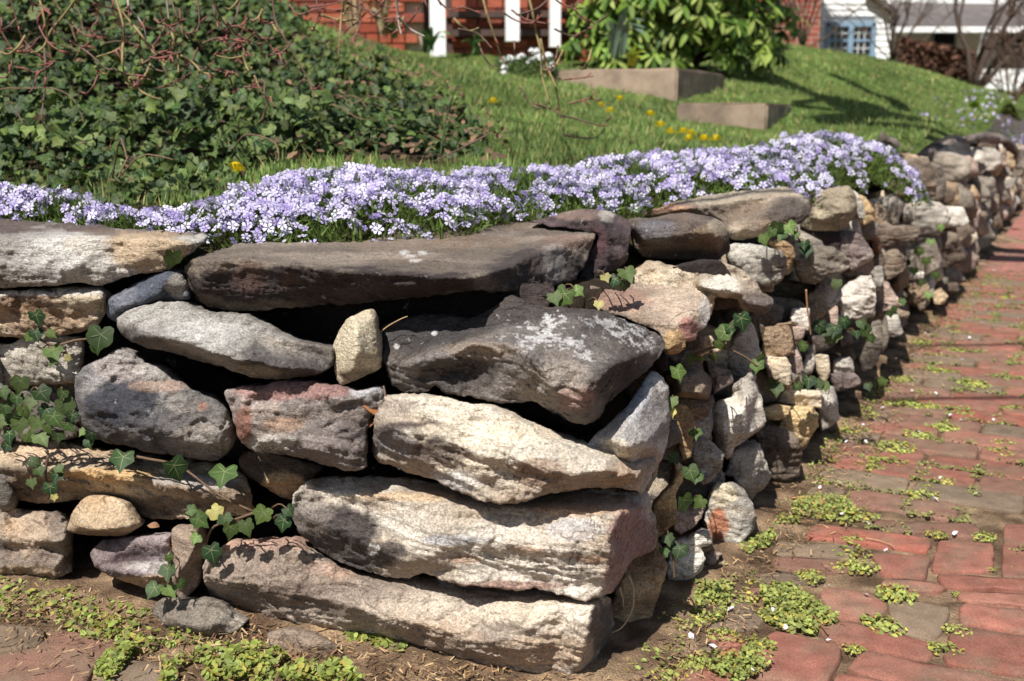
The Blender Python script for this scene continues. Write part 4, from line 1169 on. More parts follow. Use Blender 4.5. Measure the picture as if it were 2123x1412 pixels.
# ------------------------------------------------------------------ ivy on the bank
def bank():
    n = 40000
    X = RNG.uniform(-2.6, 0.4, n); Y = RNG.uniform(1.9, 6.6, n)
    keep = RNG.uniform(0, 1, n) < np.clip(3.4 / Y, 0.3, 1) ** 1.2
    X, Y = X[keep], Y[keep]
    P = np.stack([X, Y, np.zeros(len(X))], 1)
    P[:, 2] = terrain(P)
    pr = project(P)
    fringe = fbm(P * np.array([3, 3, 0]), 3)
    P2 = pr + fringe[:, None] * np.array([18, 10])
    k = inside(P2, IVY) & (-((P - PF) @ NF) > 0.3) & (pr[:, 0] > -60) & (pr[:, 1] > -60)
    P, pr = P[k], pr[k]
    # leaves pile up in clumps; thin where the litter shows
    cl = fbm(P * np.array([4, 4, 0]) + 5, 3)
    gap = smooth(0.35, 0.6, fbm(P * np.array([2.2, 2.2, 0]) + 31, 3)) * smooth(500, 950, pr[:, 0])
    k = (RNG.uniform(0, 1, len(P)) > gap * 0.9)
    P, pr, cl = P[k], pr[k], cl[k]
    low = smooth(430, 330, pr[:, 1])
    hgt = (0.02 + 0.17 * np.clip(cl + 0.25, 0, 1)) * (0.25 + 0.75 * low)
    P[:, 2] += hgt * RNG.uniform(0.25, 1, len(P))
    nrm = np.stack([RNG.normal(-0.05, 0.6, len(P)), RNG.normal(-0.5, 0.55, len(P)), np.full(len(P), 0.75)], 1)
    ang = RNG.normal(0, 0.9, len(P))
    R = frames(nrm, ang)
    S = RNG.uniform(0.018, 0.044, len(P)) * (0.72 + 0.36 * low) * np.where(RNG.uniform(0, 1, len(P)) < 0.06, 1.35, 1)
    root = empty('ivy_bank', (-1.2, 3.0, 0.8), 'dark green ivy covering the bank behind the purple flowers', 'ivy')
    order = np.argsort(-(S / P[:, 1]) + (pr[:, 0] < 0) * 9 + (pr[:, 1] < 4) * 9)
    big = order[:290]
    for i in big:
        o = bpy.data.objects.new('leaf', ivy_me[RNG.integers(0, NI)])
        COL.objects.link(o)
        o.matrix_basis = mat3(R[i], P[i], S[i])
        put(o, root)
    rest = order[290:]
    Vs, Fs, Cs, b = [], [], [], 0
    grp = RNG.integers(0, NI, len(rest))
    for g in range(NI):
        q = rest[grp == g]
        v, f, c = scatter(*ivy_shapes[g], R[q], P[q], S[q], np.repeat(RNG.uniform(0.6, 1.5, (len(q), 1)), 3, 1) * RNG.uniform(0.9, 1.12, (len(q), 3)))
        Vs.append(v); Fs.append(f + b); Cs.append(c); b += len(v)
    o = link('foliage', raw_mesh('foliage', np.concatenate(Vs), np.concatenate(Fs), np.concatenate(Cs)), M['leaf'], kind='stuff')
    put(o, root)
    for k in range(36):      # woody runners showing between the leaves
        i = RNG.integers(0, len(P))
        q = P[i].copy(); a = RNG.uniform(-0.8, 0.8) - 1.57
        L = [q]
        for j in range(6):
            a += RNG.normal(0, 0.3); q = q + np.array([math.cos(a), math.sin(a), 0]) * 0.09; q[2] = terrain(q[None])[0] + RNG.uniform(0.03, 0.13); L.append(q.copy())
        V, Fc = tube(smooth_line(L, 16), 0.0025, 0.0014, 4)
        o = link('runner', raw_mesh('runner', V, Fc, np.tile(srgb((134, 108, 84)) * 0.6, (len(V), 1))), M['bark']); put(o, root)
    # dry leaves lying at the edge of the ivy
    n = 4200
    X = RNG.uniform(-2, 0.3, n); Y = RNG.uniform(2.4, 6, n)
    Q = np.stack([X, Y, np.zeros(n)], 1); Q[:, 2] = terrain(Q) + RNG.uniform(0.01, 0.09, n)
    pr = project(Q)
    d = seg_dist(pr, IVY)
    k = (d < 60) & (pr[:, 0] > 560) & (pr[:, 1] > 60) & (pr[:, 1] < 330) | (inside(pr, IVY) & (RNG.uniform(0, 1, n) < 0.16))
    Q = Q[k]
    nr = RNG.normal(0, 0.5, (len(Q), 3)); nr[:, 2] = 1; nr[:, 1] -= 0.4
    bV = np.array([(0, -0.5, 0), (0.28, -0.1, 0.08), (0.16, 0.3, 0.02), (0, 0.5, 0.1), (-0.2, 0.25, 0.05), (-0.26, -0.15, 0.1)])
    bF = np.array([(0, 1, 2), (0, 2, 3), (0, 3, 4), (0, 4, 5)])
    cc = srgb((150, 118, 90)) * 0.5
    v, f, c = scatter(bV, bF, np.tile(cc, (6, 1)), frames(nr, RNG.uniform(0, 6, len(Q))), Q, RNG.uniform(0.014, 0.034, len(Q)), np.repeat(RNG.uniform(0.5, 1.4, (len(Q), 1)), 3, 1))
    link('leaf_litter', raw_mesh('leaf_litter', v, f, c), M['dry'], kind='stuff', label='dry brown leaves lying along the edge of the ivy', cat='leaf litter')
bank()

# ------------------------------------------------------------------ lawn grass
def grass():
    n = 270000
    Y = 2.3 + 11 * RNG.uniform(0, 1, n) ** 1.4
    px = RNG.uniform(-100, 2200, n)
    X = (px - CX) / FPX * Y * 1.02
    P = np.stack([X, Y, np.zeros(n)], 1)
    P[:, 2] = terrain(P)
    pr = project(P)
    df = np.minimum(-((P - PF) @ NF), -((P - PS) @ NS))
    dens = smooth(-0.6, 0.1, fbm(P * np.array([2.5, 2.5, 0]), 3))
    inside_ivy = inside(pr, IVY)
    k = (df > np.where(Y > 4, 0.18, 0.45)) & (~inside_ivy | (RNG.uniform(0, 1, n) < 0.05 + 0.16 * smooth(300, 400, pr[:, 1]) + 0.12 * smooth(700, 950, pr[:, 0]))) & (RNG.uniform(0, 1, n) < 0.25 + 0.75 * dens) & (pr[:, 1] > -20) & (Y < 8.4 + 6 * (X > 1.6))
    P = P[k]; Y = Y[k]; m = len(P)
    h = RNG.uniform(0.012, 0.034, m) * np.where(RNG.uniform(0, 1, m) < 0.03, 1.8, 1)
    w = 0.0016 + 0.0006 * Y
    a = RNG.uniform(0, 6.28, m)
    lean = RNG.normal(0, 0.35, (m, 2)) * h[:, None]
    dx, dy = np.cos(a) * w, np.sin(a) * w
    V = np.empty((m, 3, 3))
    V[:, 0] = P + np.stack([-dx, -dy, -0.005 + 0 * dx], 1)
    V[:, 1] = P + np.stack([dx, dy, -0.005 + 0 * dx], 1)
    V[:, 2] = P + np.column_stack([lean, h])
    tone = RNG.uniform(0.75, 1.35, (m, 1)) * (0.8 + 0.4 * smooth(-0.5, 0.5, fbm(P * np.array([1.3, 1.3, 0]), 3)))[:, None]
    dry = (RNG.uniform(0, 1, m) < 0.14)[:, None]
    c = np.where(dry, srgb((186, 172, 112)) * 0.7, srgb((126, 150, 80)) * 0.68) * tone
    C = np.repeat(c[:, None], 3, 1); C[:, 2] *= 1.2
    link('grass', raw_mesh('grass', V.reshape(-1, 3), np.arange(m * 3).reshape(-1, 3), C.reshape(-1, 3)), M['grass'], kind='stuff', label='short green lawn grass on the sloping bank', cat='grass')
grass()

# ------------------------------------------------------------------ creeping phlox
def phlox_flower(tint):
    V, Fc, C = [(0, 0, 0.0)], [], [srgb((150, 110, 190)) * 0.6]
    for k in range(5):
        a = 2 * math.pi * k / 5
        d = np.array([math.cos(a), math.sin(a)]); q = np.array([-d[1], d[0]])
        b = len(V)
        for r, w_, z in ((0.10, 0.03, 0.02), (0.36, 0.17, 0.06), (0.52, 0.10, 0.03), (0.44, 0.0, 0.05)):
            if w_:
                V += [tuple(d * r - q * w_) + (z,), tuple(d * r + q * w_) + (z,)]
            else: V.append(tuple(d * r) + (z,))
        C += [tint * 0.75] * 2 + [tint] * 2 + [tint * 1.03] * 3
        Fc += [(b, b + 2, b + 3), (b, b + 3, b + 1), (b + 2, b + 4, b + 6), (b + 2, b + 6, b + 3), (b + 3, b + 6, b + 5), (0, b, b + 1)]
    return np.array(V), np.array(Fc), np.array(C)
PT = [srgb((220, 210, 242)) * 0.78, srgb((200, 186, 232)) * 0.74, srgb((234, 228, 246)) * 0.8, srgb((176, 156, 216)) * 0.66]
ph_shapes = [phlox_flower(t) for t in PT]
ph_me = []
for s_ in ph_shapes:
    me = raw_mesh('flower', *s_, smooth_shade=False); me.materials.append(M['petal']); ph_me.append(me)

def phlox(label, mounds, nflow, nobj, size, gate=-0.25, nleaf=5000):
    """mounds: (px, Y, rx, ry, h, lift)"""
    Ms = []
    for px, Y, rx, ry, h, lift in mounds:
        X = (px - CX) / FPX * Y * 1.005
        Ms.append((X, Y, rx, ry, h, lift))
    ar = np.array([m[2] * m[3] for m in Ms]); ar = ar / ar.sum()
    def sample(n, hi):
        idx = RNG.choice(len(Ms), n, p=ar)
        r = np.sqrt(RNG.uniform(0, 1, n)); th = RNG.uniform(0, 2 * math.pi, n)
        mm = np.array(Ms)[idx]
        X = mm[:, 0] + mm[:, 2] * r * np.cos(th); Y = mm[:, 1] + mm[:, 3] * r * np.sin(th)
        P = np.stack([X, Y, np.zeros(n)], 1)
        H = np.zeros(n); g = np.zeros((n, 2)); L = np.full(n, -9.0)
        for (mx, my, rx, ry, h, lift) in Ms:
            q = ((X - mx) / rx) ** 2 + ((Y - my) / ry) ** 2
            hh = h * np.sqrt(np.clip(1.02 - q, 0, 1))
            sel = (hh + lift > L) & (q < 1.02)
            L[sel] = (hh + lift)[sel]; H[sel] = (hh + lift)[sel]
            gg = np.stack([(X - mx) / rx ** 2, (Y - my) / ry ** 2], 1) * h
            g[sel] = gg[sel]
        ds_ = -((P - PS) @ NS); df_ = -((P - PF) @ NF)
        edge_ = np.minimum(ds_, df_)
        # over the wall's edge the mat hangs down in front of the stones
        base = terrain(P)
        hang = smooth(0.12, -0.06, ds_)
        z = base * (1 - hang) + 0.50 * hang - 0.9 * np.clip(-ds_ + 0.0, 0, 0.3)
        P[:, 2] = z + H * RNG.uniform(hi, 1.0, n) + 0.006
        nn = np.stack([g[:, 0], g[:, 1], np.full(n, 0.9)], 1)
        return P, nn
    P, nn = sample(nflow, 0.86)
    gt = fbm(P * np.array([9, 9, 9]), 3) + 0.25 * fbm(P * 3.1, 2)
    k = gt > gate
    P, nn = P[k], nn[k]
    m = len(P)
    P[:, 2] += RNG.uniform(-0.006, 0.018, m)
    nn = nn + RNG.normal(0, 0.75, (m, 3)) * np.array([1, 1, 0.2]); nn[:, 1] -= 0.35; nn[:, 2] = np.abs(nn[:, 2])
    R = frames(nn, RNG.uniform(0, 6.3, m))
    S = RNG.uniform(0.85, 1.12, m) * size * np.where(RNG.uniform(0, 1, m) < 0.22, 0.6, 1)
    c0 = P.mean(0)
    root = empty('creeping_phlox', c0, label, 'flowers', 'creeping phlox along the top of the wall')
    order = np.argsort(-S / P[:, 1])
    # the ones nearest the camera side of the mat are whole flowers of their own
    pr = project(P)
    order = np.array([i for i in order if -5 < pr[i, 0] < 2130] + [i for i in order if not (-5 < pr[i, 0] < 2130)])
    for i in order[:nobj]:
        o = bpy.data.objects.new('flower', ph_me[RNG.choice(4, p=[0.36, 0.22, 0.30, 0.12])]); COL.objects.link(o)
        o.matrix_basis = mat3(R[i], P[i], S[i]); put(o, root)
    rest = order[nobj:]
    if len(rest):
        Vs, Fs, Cs, b = [], [], [], 0
        grp = RNG.choice(4, len(rest), p=[0.36, 0.22, 0.30, 0.12])
        for g in range(4):
            q = rest[grp == g]
            if not len(q): continue
            v, f, c = scatter(*ph_shapes[g], R[q], P[q], S[q], np.repeat(RNG.uniform(0.85, 1.05, (len(q), 1)), 3, 1))
            Vs.append(v); Fs.append(f + b); Cs.append(c); b += len(v)
        o = link('blossom', raw_mesh('blossom', np.concatenate(Vs), np.concatenate(Fs), np.concatenate(Cs), False), M['petal'], kind='stuff'); put(o, root)
    # needle leaves of the cushion
    P, nn = sample(nleaf, 0.0)
    nn = nn + RNG.normal(0, 0.8, (nleaf, 3)); nn[:, 2] = np.abs(nn[:, 2]) + 0.4
    nn /= np.linalg.norm(nn, axis=1)[:, None]
    L = RNG.uniform(0.012, 0.026, nleaf)
    sd = np.cross(nn, RNG.normal(0, 1, (nleaf, 3))); sd /= np.linalg.norm(sd, axis=1)[:, None]
    w = 0.0016 + 0.0003 * P[:, 1]
    V = np.stack([P - sd * w[:, None], P + sd * w[:, None], P + nn * L[:, None]], 1).reshape(-1, 3)
    c = srgb((110, 134, 58)) * 0.55 * RNG.uniform(0.5, 1.4, (nleaf, 1))
    o = link('foliage', raw_mesh('foliage', V, np.arange(nleaf * 3).reshape(-1, 3), np.repeat(c, 3, 0)), M['grass'], kind='stuff'); put(o, root)

phlox('small lilac phlox patch at the far left end of the wall', [(-40,2.12,.16,.10,.06,0),(60,2.10,.12,.08,.055,0),(130,2.06,.09,.07,.05,0),(185,2.02,.05,.05,.03,0),(215,2.02,.06,.07,.03,0),(255,2.02,.06,.07,.03,0)], 760, 190, 0.0192)
phlox('mound of lilac phlox behind the big dark capstone', [(275,2.0,.07,.07,.025,0),(350,2.0,.09,.08,.03,0),(440,2.02,.10,.11,.04,0),(545,2.08,.12,.18,.06,0),(650,2.16,.16,.28,.07,0),(750,2.2,.17,.3,.075,0),(860,2.26,.15,.28,.06,0),(950,2.34,.12,.24,.045,0)], 2300, 280, 0.0192, -0.24, 9000)
phlox('loose lilac phlox between the two fullest mounds', [(1010,2.48,.12,.24,.045,0),(1080,2.52,.13,.26,.05,0),(1160,2.56,.13,.26,.055,0),(1235,2.64,.13,.26,.06,0)], 1300, 230, 0.0192, -0.2, 6000)
phlox('broad carpet of lilac phlox above the long split capstone', [(1310,2.78,.16,.24,.08,0),(1400,2.88,.18,.26,.085,0),(1500,3.02,.2,.3,.09,0),(1590,3.22,.18,.32,.09,0)], 1700, 260, 0.022, -0.24, 7000)
phlox('lilac phlox spilling over the side of the wall', [(1660,3.55,.18,.3,.11,0),(1720,3.85,.18,.3,.11,0),(1790,3.9,.16,.26,.09,0),(1830,3.95,.10,.2,.08,0),(1868,4.02,.08,.14,.05,0)], 1700, 260, 0.022, -0.22, 7000)
phlox('distant patch of blue phlox past the driftwood log', [(1950,8.2,.3,.4,.03,0),(2050,9.0,.5,.7,.08,0),(2130,9.5,.6,.8,.1,0)], 500, 0, 0.03, -0.05, 2500)

# ------------------------------------------------------------------ ivy sprigs rooted in the joints of the wall
def sprig(label, leaves, stem=None, plane='f', p=0.06, Y=None, side=False):
    """leaves: 'x,y,size[,deg][,y|l]' in photo pixels"""
    L = []
    for tok in leaves.split():
        a = tok.split(',')
        kind = a[-1] if a[-1] in 'yl' else None
        if kind: a = a[:-1]
        x, y, sz = float(a[0]), float(a[1]), float(a[2])
        deg = float(a[3]) if len(a) > 3 else random.uniform(-35, 35)
        if Y or side:
            P = at_y(x, y, (Y if Y else side_y(x)) - p)
        else:
            P = on_plane([(x, y)], PF, NF, p)[0]
        L.append((P, sz, deg, kind))
    root = empty('ivy_sprig', np.mean([l[0] for l in L], 0) + np.array([0, 0, -0.03]), label, 'ivy', 'ivy sprigs growing out of the wall')
    for P, sz, deg, kind in L:
        view = CAM - P; view /= np.linalg.norm(view)
        n = view + np.array([random.gauss(0, 0.4), random.gauss(0, 0.15), 0.3 + random.gauss(0, 0.4)])
        n /= np.linalg.norm(n)
        R = frames(n[None], np.array([math.radians(deg)]))[0]
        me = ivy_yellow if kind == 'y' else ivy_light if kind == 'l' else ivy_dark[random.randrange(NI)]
        o = bpy.data.objects.new('leaf', me); COL.objects.link(o)
        s_ = sz / FPX * float((P - CAM) @ _f) * 1.12
        o.matrix_basis = mat3(R, P, s_); put(o, root)
        # petiole running back into the wall
        base = P + np.array([0, 0, 0.05 * s_ / 0.04])
        e = P - view * 0.06 + np.array([random.gauss(0, 0.012), 0, 0.004])
        pts = smooth_line([P + R[:, 1] * s_ * 0.08, (P + e) / 2 + np.array([0, 0, 0.008]), e], 6)
        V, Fc = tube(pts, 0.0011, 0.0014, 4)
        so2 = link('stalk', raw_mesh('stalk', V - root.location, Fc, np.tile(srgb((128, 104, 74)) * 0.6, (len(V), 1))), M['bark'], root)
    if stem:
        for st_ in stem.split('|'):
            pts = []
            for tok in st_.split():
                x, y = map(float, tok.split(','))
                pts.append(at_y(x, y, (Y if Y else side_y(x)) - p * 0.8) if (Y or side) else on_plane([(x, y)], PF, NF, p * 0.8)[0])
            V, Fc = tube(smooth_line(pts, 14), 0.0026, 0.0016, 5)
            link('stem', raw_mesh('stem', V - root.location, Fc, np.tile(srgb((120, 96, 74)) * 0.6, (len(V), 1))), M['bark'], root)
sprig('small ivy sprig against the pale stone near the left edge', '75,655,38,0 74,690,32,10 104,692,24,40 60,698,20,-40,l')
sprig('ivy sprig with one large leaf below the blue grey stone', '208,697,60,-10 110,728,44,30 113,743,30,-20 140,742,18,60,y 196,722,24,10', '60,690 110,715 160,705 215,700')
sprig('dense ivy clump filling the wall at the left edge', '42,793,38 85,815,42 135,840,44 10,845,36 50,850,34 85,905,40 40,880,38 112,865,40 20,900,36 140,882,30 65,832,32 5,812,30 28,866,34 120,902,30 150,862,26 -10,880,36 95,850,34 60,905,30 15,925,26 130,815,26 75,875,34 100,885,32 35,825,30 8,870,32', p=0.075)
sprig('trailing ivy stem with three big leaves on the yellowish stone', '255,950,50,-10 362,968,54,15 465,981,58,-10', '230,935 300,950 362,962 400,985 460,1030 530,1062', p=0.075)
sprig('ivy sprig with a pale yellow leaf above the pinkish stone', '445,1062,40,30,y 412,1077,40,40 396,1058,26,80 478,1096,38,-20 466,1076,32,10 545,1064,42,-30 510,1090,38,20 588,1080,38,-10 598,1058,28,40 438,1143,44,10 408,1114,28,-30,l', '530,1062 480,1080 440,1095 425,1140', p=0.085)
sprig('ivy sprig hanging at the foot of the upright tan stone', '348,1182,38,10 320,1221,40,-25 350,1223,36,20 376,1210,24,50 350,1155,22,0,l', '352,1150 350,1200 355,1255', p=0.10)
sprig('little ivy shoot on the long yellowish stone', '68,957,26,60 80,975,26,20 118,986,28,-30 66,1000,24,10 104,1010,32,0 121,970,22,40,l 112,1030,16,0,y', '100,945 95,990 110,1030')
sprig('tiny ivy shoot under the big grey stone', '190,900,30,0 183,917,24,20 172,895,20,-30', p=0.07)
sprig('single ivy leaf beside the crack between the capstones', '357,533,44,-10', p=0.05)
sprig('bright ivy leaves under the end of the dark capstone', '1170,612,48,-20,l 1150,616,34,20 1196,602,30,50,l 1241,630,22,0,y', Y=1.66)
sprig('shaded ivy leaves below the squared dark capstone', '1300,566,42,20 1275,580,30,-10 1255,574,24,30,y 1296,590,26,0', Y=1.80)
sprig('ivy sprig arching over the grey stone on the side face', '1537,662,42,10 1501,690,38,-30,l 1514,679,28,10 1490,713,28,30 1478,739,22,0,l', '1440,735 1480,720 1505,722 1545,740 1570,760|1505,722 1500,690 1537,650', Y=1.86)
sprig('pair of ivy leaves beside the small pinkish stone', '1431,743,30,-10 1450,743,26,10', Y=1.80)
sprig('single pale ivy leaf on the flat faced brown stone', '1405,770,38,10,l', Y=1.70)
sprig('narrow ivy leaves at the edge of the upright grey stone', '1570,756,32,0,l 1577,740,20,30', Y=2.05)
sprig('ivy leaf in the gap beside the beige stone', '1610,803,32,0 1600,790,18,40', Y=2.15)
sprig('two ivy leaves right of the big white corner stone', '1392,832,32,0 1393,853,22,10,y', Y=1.66)
sprig('yellowing leaf between the yellow stone and the big pale stone', '1442,896,30,10,l', Y=1.78)
sprig('ivy leaves in front of the grey boulder', '1431,978,38,20 1446,988,28,-20 1395,949,26,30', Y=1.70)
sprig('large veined ivy leaf above the mauve stone', '1418,1040,44,15 1452,1040,30,-40', Y=1.60)
sprig('drooping ivy leaves over the white flat stone', '1385,1116,28,20 1409,1139,38,-10 1377,1141,26,10', '1382,1100 1395,1150 1398,1200', Y=1.58)
sprig('ivy bunch under the long split capstone', '1611,470,32 1635,470,34,40,l 1584,493,28 1667,504,28 1671,517,30 1622,486,28 1600,480,24 1650,485,20', '1600,500 1640,480 1670,520 1690,560', Y=2.32)
sprig('ivy leaf above the pale grey boulder', '1735,587,24,0', Y=2.55)
sprig('ivy clump spreading below the pale grey boulder', '1699,675,32 1730,681,36 1735,695,24,0,l 1750,665,28 1794,685,30 1786,670,24 1714,686,30 1665,717,26 1720,700,26 1805,700,22 1775,690,26', Y=2.42)
sprig('ivy leaves over the low beige stones', '1677,788,34 1695,794,28 1655,800,22 1710,800,22', Y=2.3)
sprig('bright leafy shoot near the far end of the side face', '1905,520,22,,l 1920,540,22,0,l 1895,560,20,0,l 1940,570,20,0,l 1930,500,20,0,l 1950,470,18,0,l 1880,545,18,0 1910,585,18,0,l 1925,610,20,0,l'.replace(',,', ',0,'), Y=3.9)
sprig('dark ivy leaves near the base of the far side face', '1855,640,18 1845,650,16 1870,625,18 1830,790,22 1800,800,20', Y=2.75)

# ------------------------------------------------------------------ weeds, petals and litter on the ground
def weed_mesh(seed, n=46, spread=1.0):
    r = np.random.default_rng(seed)
    th = r.uniform(0, 6.28, n); rad = np.sqrt(r.uniform(0, 1, n)) * 0.5
    T = np.stack([rad * np.cos(th), rad * np.sin(th) * 0.8, 0.02 + r.uniform(0, 0.28, n) * (1 - rad)], 1)
    nr = np.stack([np.cos(th) * 0.5, np.sin(th) * 0.5 - 0.25, np.full(n, 0.8)], 1) + r.normal(0, 0.4, (n, 3)); nr[:, 2] = np.abs(nr[:, 2]) + 0.2
    bV = np.array([(0, -0.5, 0), (0.3, -0.05, 0.05), (0.16, 0.4, 0.0), (-0.16, 0.4, 0.0), (-0.3, -0.05, 0.05)])
    bF = np.array([(0, 1, 2), (0, 2, 3), (0, 3, 4)])
    base = srgb((176, 184, 98)) * 0.72
    cm = np.repeat(r.uniform(0.55, 1.35, (n, 1)), 3, 1) * np.where(r.uniform(0, 1, (n, 1)) < 0.2, np.array([[1.4, 1.05, 0.8]]), np.array([[1, 1, 1.0]]))
    V, Fc, C = scatter(bV, bF, np.tile(base, (5, 1)), frames(nr, r.uniform(0, 6.28, n)), T, r.uniform(0.08, 0.18, n), cm)
    # stems
    for i in range(0, n, 3):
        k = len(V); q = T[i]
        V = np.concatenate([V, [(q[0] * 0.3, q[1] * 0.3, -0.05), (q[0] * 0.3 + 0.02, q[1] * 0.3, -0.05), q]])
        Fc = np.concatenate([Fc, [(k, k + 1, k + 2)]]); C = np.concatenate([C, np.tile(base * 0.7, (3, 1))])
    me = raw_mesh('weed_tuft', V, Fc, C); me.materials.append(M['weed'])
    return me
weed_me = [weed_mesh(50 + k, 60 + 14 * k) for k in range(7)]
WD = '''1765,1150,60 1790,1180,50 1770,1120,40 1940,1110,34 2040,1115,42 1830,1300,60 1860,1240,64 1990,1235,26 1985,1310,44 1960,1350,54 1770,1345,36 1680,1270,56 1640,1290,76 1600,1280,50 1560,1240,50 1500,1250,56 1470,1230,66 1440,1290,56 1420,1250,46 1350,1370,80 1310,1400,70 1400,1350,46 1470,1370,60 1540,1380,64 1570,1340,56 1500,1320,50 1620,1230,56 1680,1200,46 1550,1200,44 1510,1180,40 1840,960,60 1800,970,44 1860,930,50 1905,905,50 1960,1000,34 1780,1070,60 1740,1075,56 1915,1030,45 1920,1010,30 1960,890,40 2000,860,34 2020,800,40 2075,940,45 2080,920,35 2100,850,40 1945,770,36 1985,730,30 1910,715,34 1870,790,36 1830,810,40 1790,860,40 1750,900,45 1720,960,40 1690,1000,40 1850,840,36 1985,690,22 2010,560,22 2090,620,24 2070,590,18 2050,1180,20 2095,1180,22 1890,840,40 1930,845,30 1700,930,36 1725,870,34 1880,700,26 1900,660,22 1930,630,20 1380,1400,60 1430,1385,50 1270,1400,50 1755,1180,46 1480,1180,44 1530,1150,34'''
for i, tok in enumerate(WD.split()):
    x, y, s_ = map(float, tok.split(','))
    P = at_z(x, y, 0.002)
    tw_ = (P - PS) @ NS
    if tw_ < 0.13: lb, gp = 'yellow green weed tuft on the soil edge next to the wall stones', 'weed tufts along the foot of the wall'
    elif y > 1085: lb, gp = 'yellow green weed tuft between the big bricks closest to the viewer', 'weed tufts between the near bricks'
    elif y > 780: lb, gp = 'yellow green weed tuft in a brick joint around the cable shadows', 'weed tufts in the middle of the path'
    else: lb, gp = 'tiny weed tuft in the brick joints past the cable shadows', 'weed tufts far along the path'
    o = link('weed_tuft', weed_me[i % 7], None, label=lb, cat='weed', group=gp)
    k = s_ / FPX * P[1] * 1.5
    o.location = Vector(P); o.rotation_euler = (0, 0, random.uniform(-0.6, 0.6)); o.scale = (k, k * random.uniform(1.0, 1.6), k * random.uniform(0.6, 1.0))

def scatter_weeds(name, label, polys, n, size, tone):
    Vs = []
    T = []
    for poly in polys:
        W = np.array([at_z(x, y, 0.0) for x, y in poly])[:, :2]
        lo, hi = W.min(0), W.max(0)
        q = RNG.uniform(lo, hi, (n, 2))
        q = q[inside(q, W)]
        g = fbm(np.column_stack([q * 14, np.zeros(len(q))]), 3)
        T.append(q[g > (-0.12 if name[0] == 'j' else -0.1) + RNG.uniform(-0.2, 0.2, len(q))])
    T = np.concatenate(T); m = len(T)
    T = np.column_stack([T, RNG.uniform(0.002, 0.022, m)])
    nr = RNG.normal(0, 0.5, (m, 3)); nr[:, 2] = 1; nr[:, 1] -= 0.3
    bV = np.array([(0, -0.5, 0), (0.3, -0.05, 0.05), (0.16, 0.4, 0.0), (-0.16, 0.4, 0.0), (-0.3, -0.05, 0.05)])
    bF = np.array([(0, 1, 2), (0, 2, 3), (0, 3, 4)])
    cm = np.repeat(RNG.uniform(0.5, 1.4, (m, 1)), 3, 1) * np.where(RNG.uniform(0, 1, (m, 1)) < 0.18, np.array([[1.25, 0.9, 0.9]]), np.ones((1, 3)))
    v, f, c = scatter(bV, bF, np.tile(srgb(tone) * 0.6, (5, 1)), frames(nr, RNG.uniform(0, 6.28, m)), T, RNG.uniform(0.6, 1.3, m) * size, cm)
    link(name, raw_mesh(name, v, f, c), M['weed'], kind='stuff', label=label, cat='weeds')
scatter_weeds('chickweed_weeds', 'low yellow green chickweed along the foot of the front of the wall',
    [[(-30,1215),(120,1225),(330,1290),(480,1330),(330,1350),(260,1370),(100,1300),(-30,1310)], [(340,1370),(520,1350),(720,1390),(760,1430),(330,1430)], [(200,1400),(250,1350),(280,1360),(230,1430)], [(690,1300),(820,1330),(870,1380),(720,1345)]], 2600, 0.0115, (168, 182, 88))

scatter_weeds('joint_weeds', 'sprawling green weeds on the soil strip between side face and bricks',
    [[(1225,1425),(1330,1340),(1395,1250),(1440,1210),(1500,1170),(1545,1190),(1500,1260),(1440,1320),(1380,1425)], [(1400,1400),(1560,1360),(1610,1330),(1600,1400),(1540,1425)], [(1440,1225),(1520,1225),(1500,1300),(1440,1300)], [(1590,1300),(1570,1240),(1640,1225),(1740,1300),(1690,1320)], [(1600,1100),(1660,1040),(1760,1040),(1780,1085),(1690,1085)], [(1660,1010),(1720,900),(1760,880),(1730,990)], [(1770,860),(1830,780),(1850,800),(1800,870)], [(1530,1150),(1600,1110),(1610,1130),(1540,1180)]], 2400, 0.0080, (172, 184, 96))

def path_weeds():
    rs_ = np.random.default_rng(8)
    T = []
    for k in range(5200):
        if rs_.uniform() < 0.62:      # along a row joint
            s_ = row_s[rs_.integers(0, len(row_s))] + rs_.normal(0, 0.003); t_ = rs_.uniform(0.03, 0.75)
        else:
            s_ = rs_.uniform(s_start, 4.5); t_ = 0.05 + 0.112 * rs_.integers(0, 6) + rs_.normal(0, 0.006)
        T.append(wp(s_, t_, 0.004))
    T = np.array(T)
    T = T[fbm(T * np.array([7, 7, 0]) + 3, 3) > 0.12]
    m = len(T)
    T = np.repeat(T, 5, 0) + rs_.normal(0, 1, (m * 5, 3)) * np.array([0.006, 0.006, 0.003]); T[:, 2] = np.abs(T[:, 2]) + 0.004
    n = len(T)
    nr = rs_.normal(0, 0.5, (n, 3)); nr[:, 2] = 1; nr[:, 1] -= 0.3
    bV = np.array([(0, -0.5, 0), (0.3, -0.05, 0.05), (0.16, 0.4, 0.0), (-0.16, 0.4, 0.0), (-0.3, -0.05, 0.05)])
    bF = np.array([(0, 1, 2), (0, 2, 3), (0, 3, 4)])
    v, f, c = scatter(bV, bF, np.tile(srgb((160, 166, 92)) * 0.6, (5, 1)), frames(nr, rs_.uniform(0, 6.28, n)), T, rs_.uniform(0.005, 0.011, n), np.repeat(rs_.uniform(0.5, 1.3, (n, 1)), 3, 1))
    link('path_weeds', raw_mesh('path_weeds', v, f, c), M['weed'], kind='stuff', label='fine green weeds threading the joints of the brick path', cat='weeds')
path_weeds()

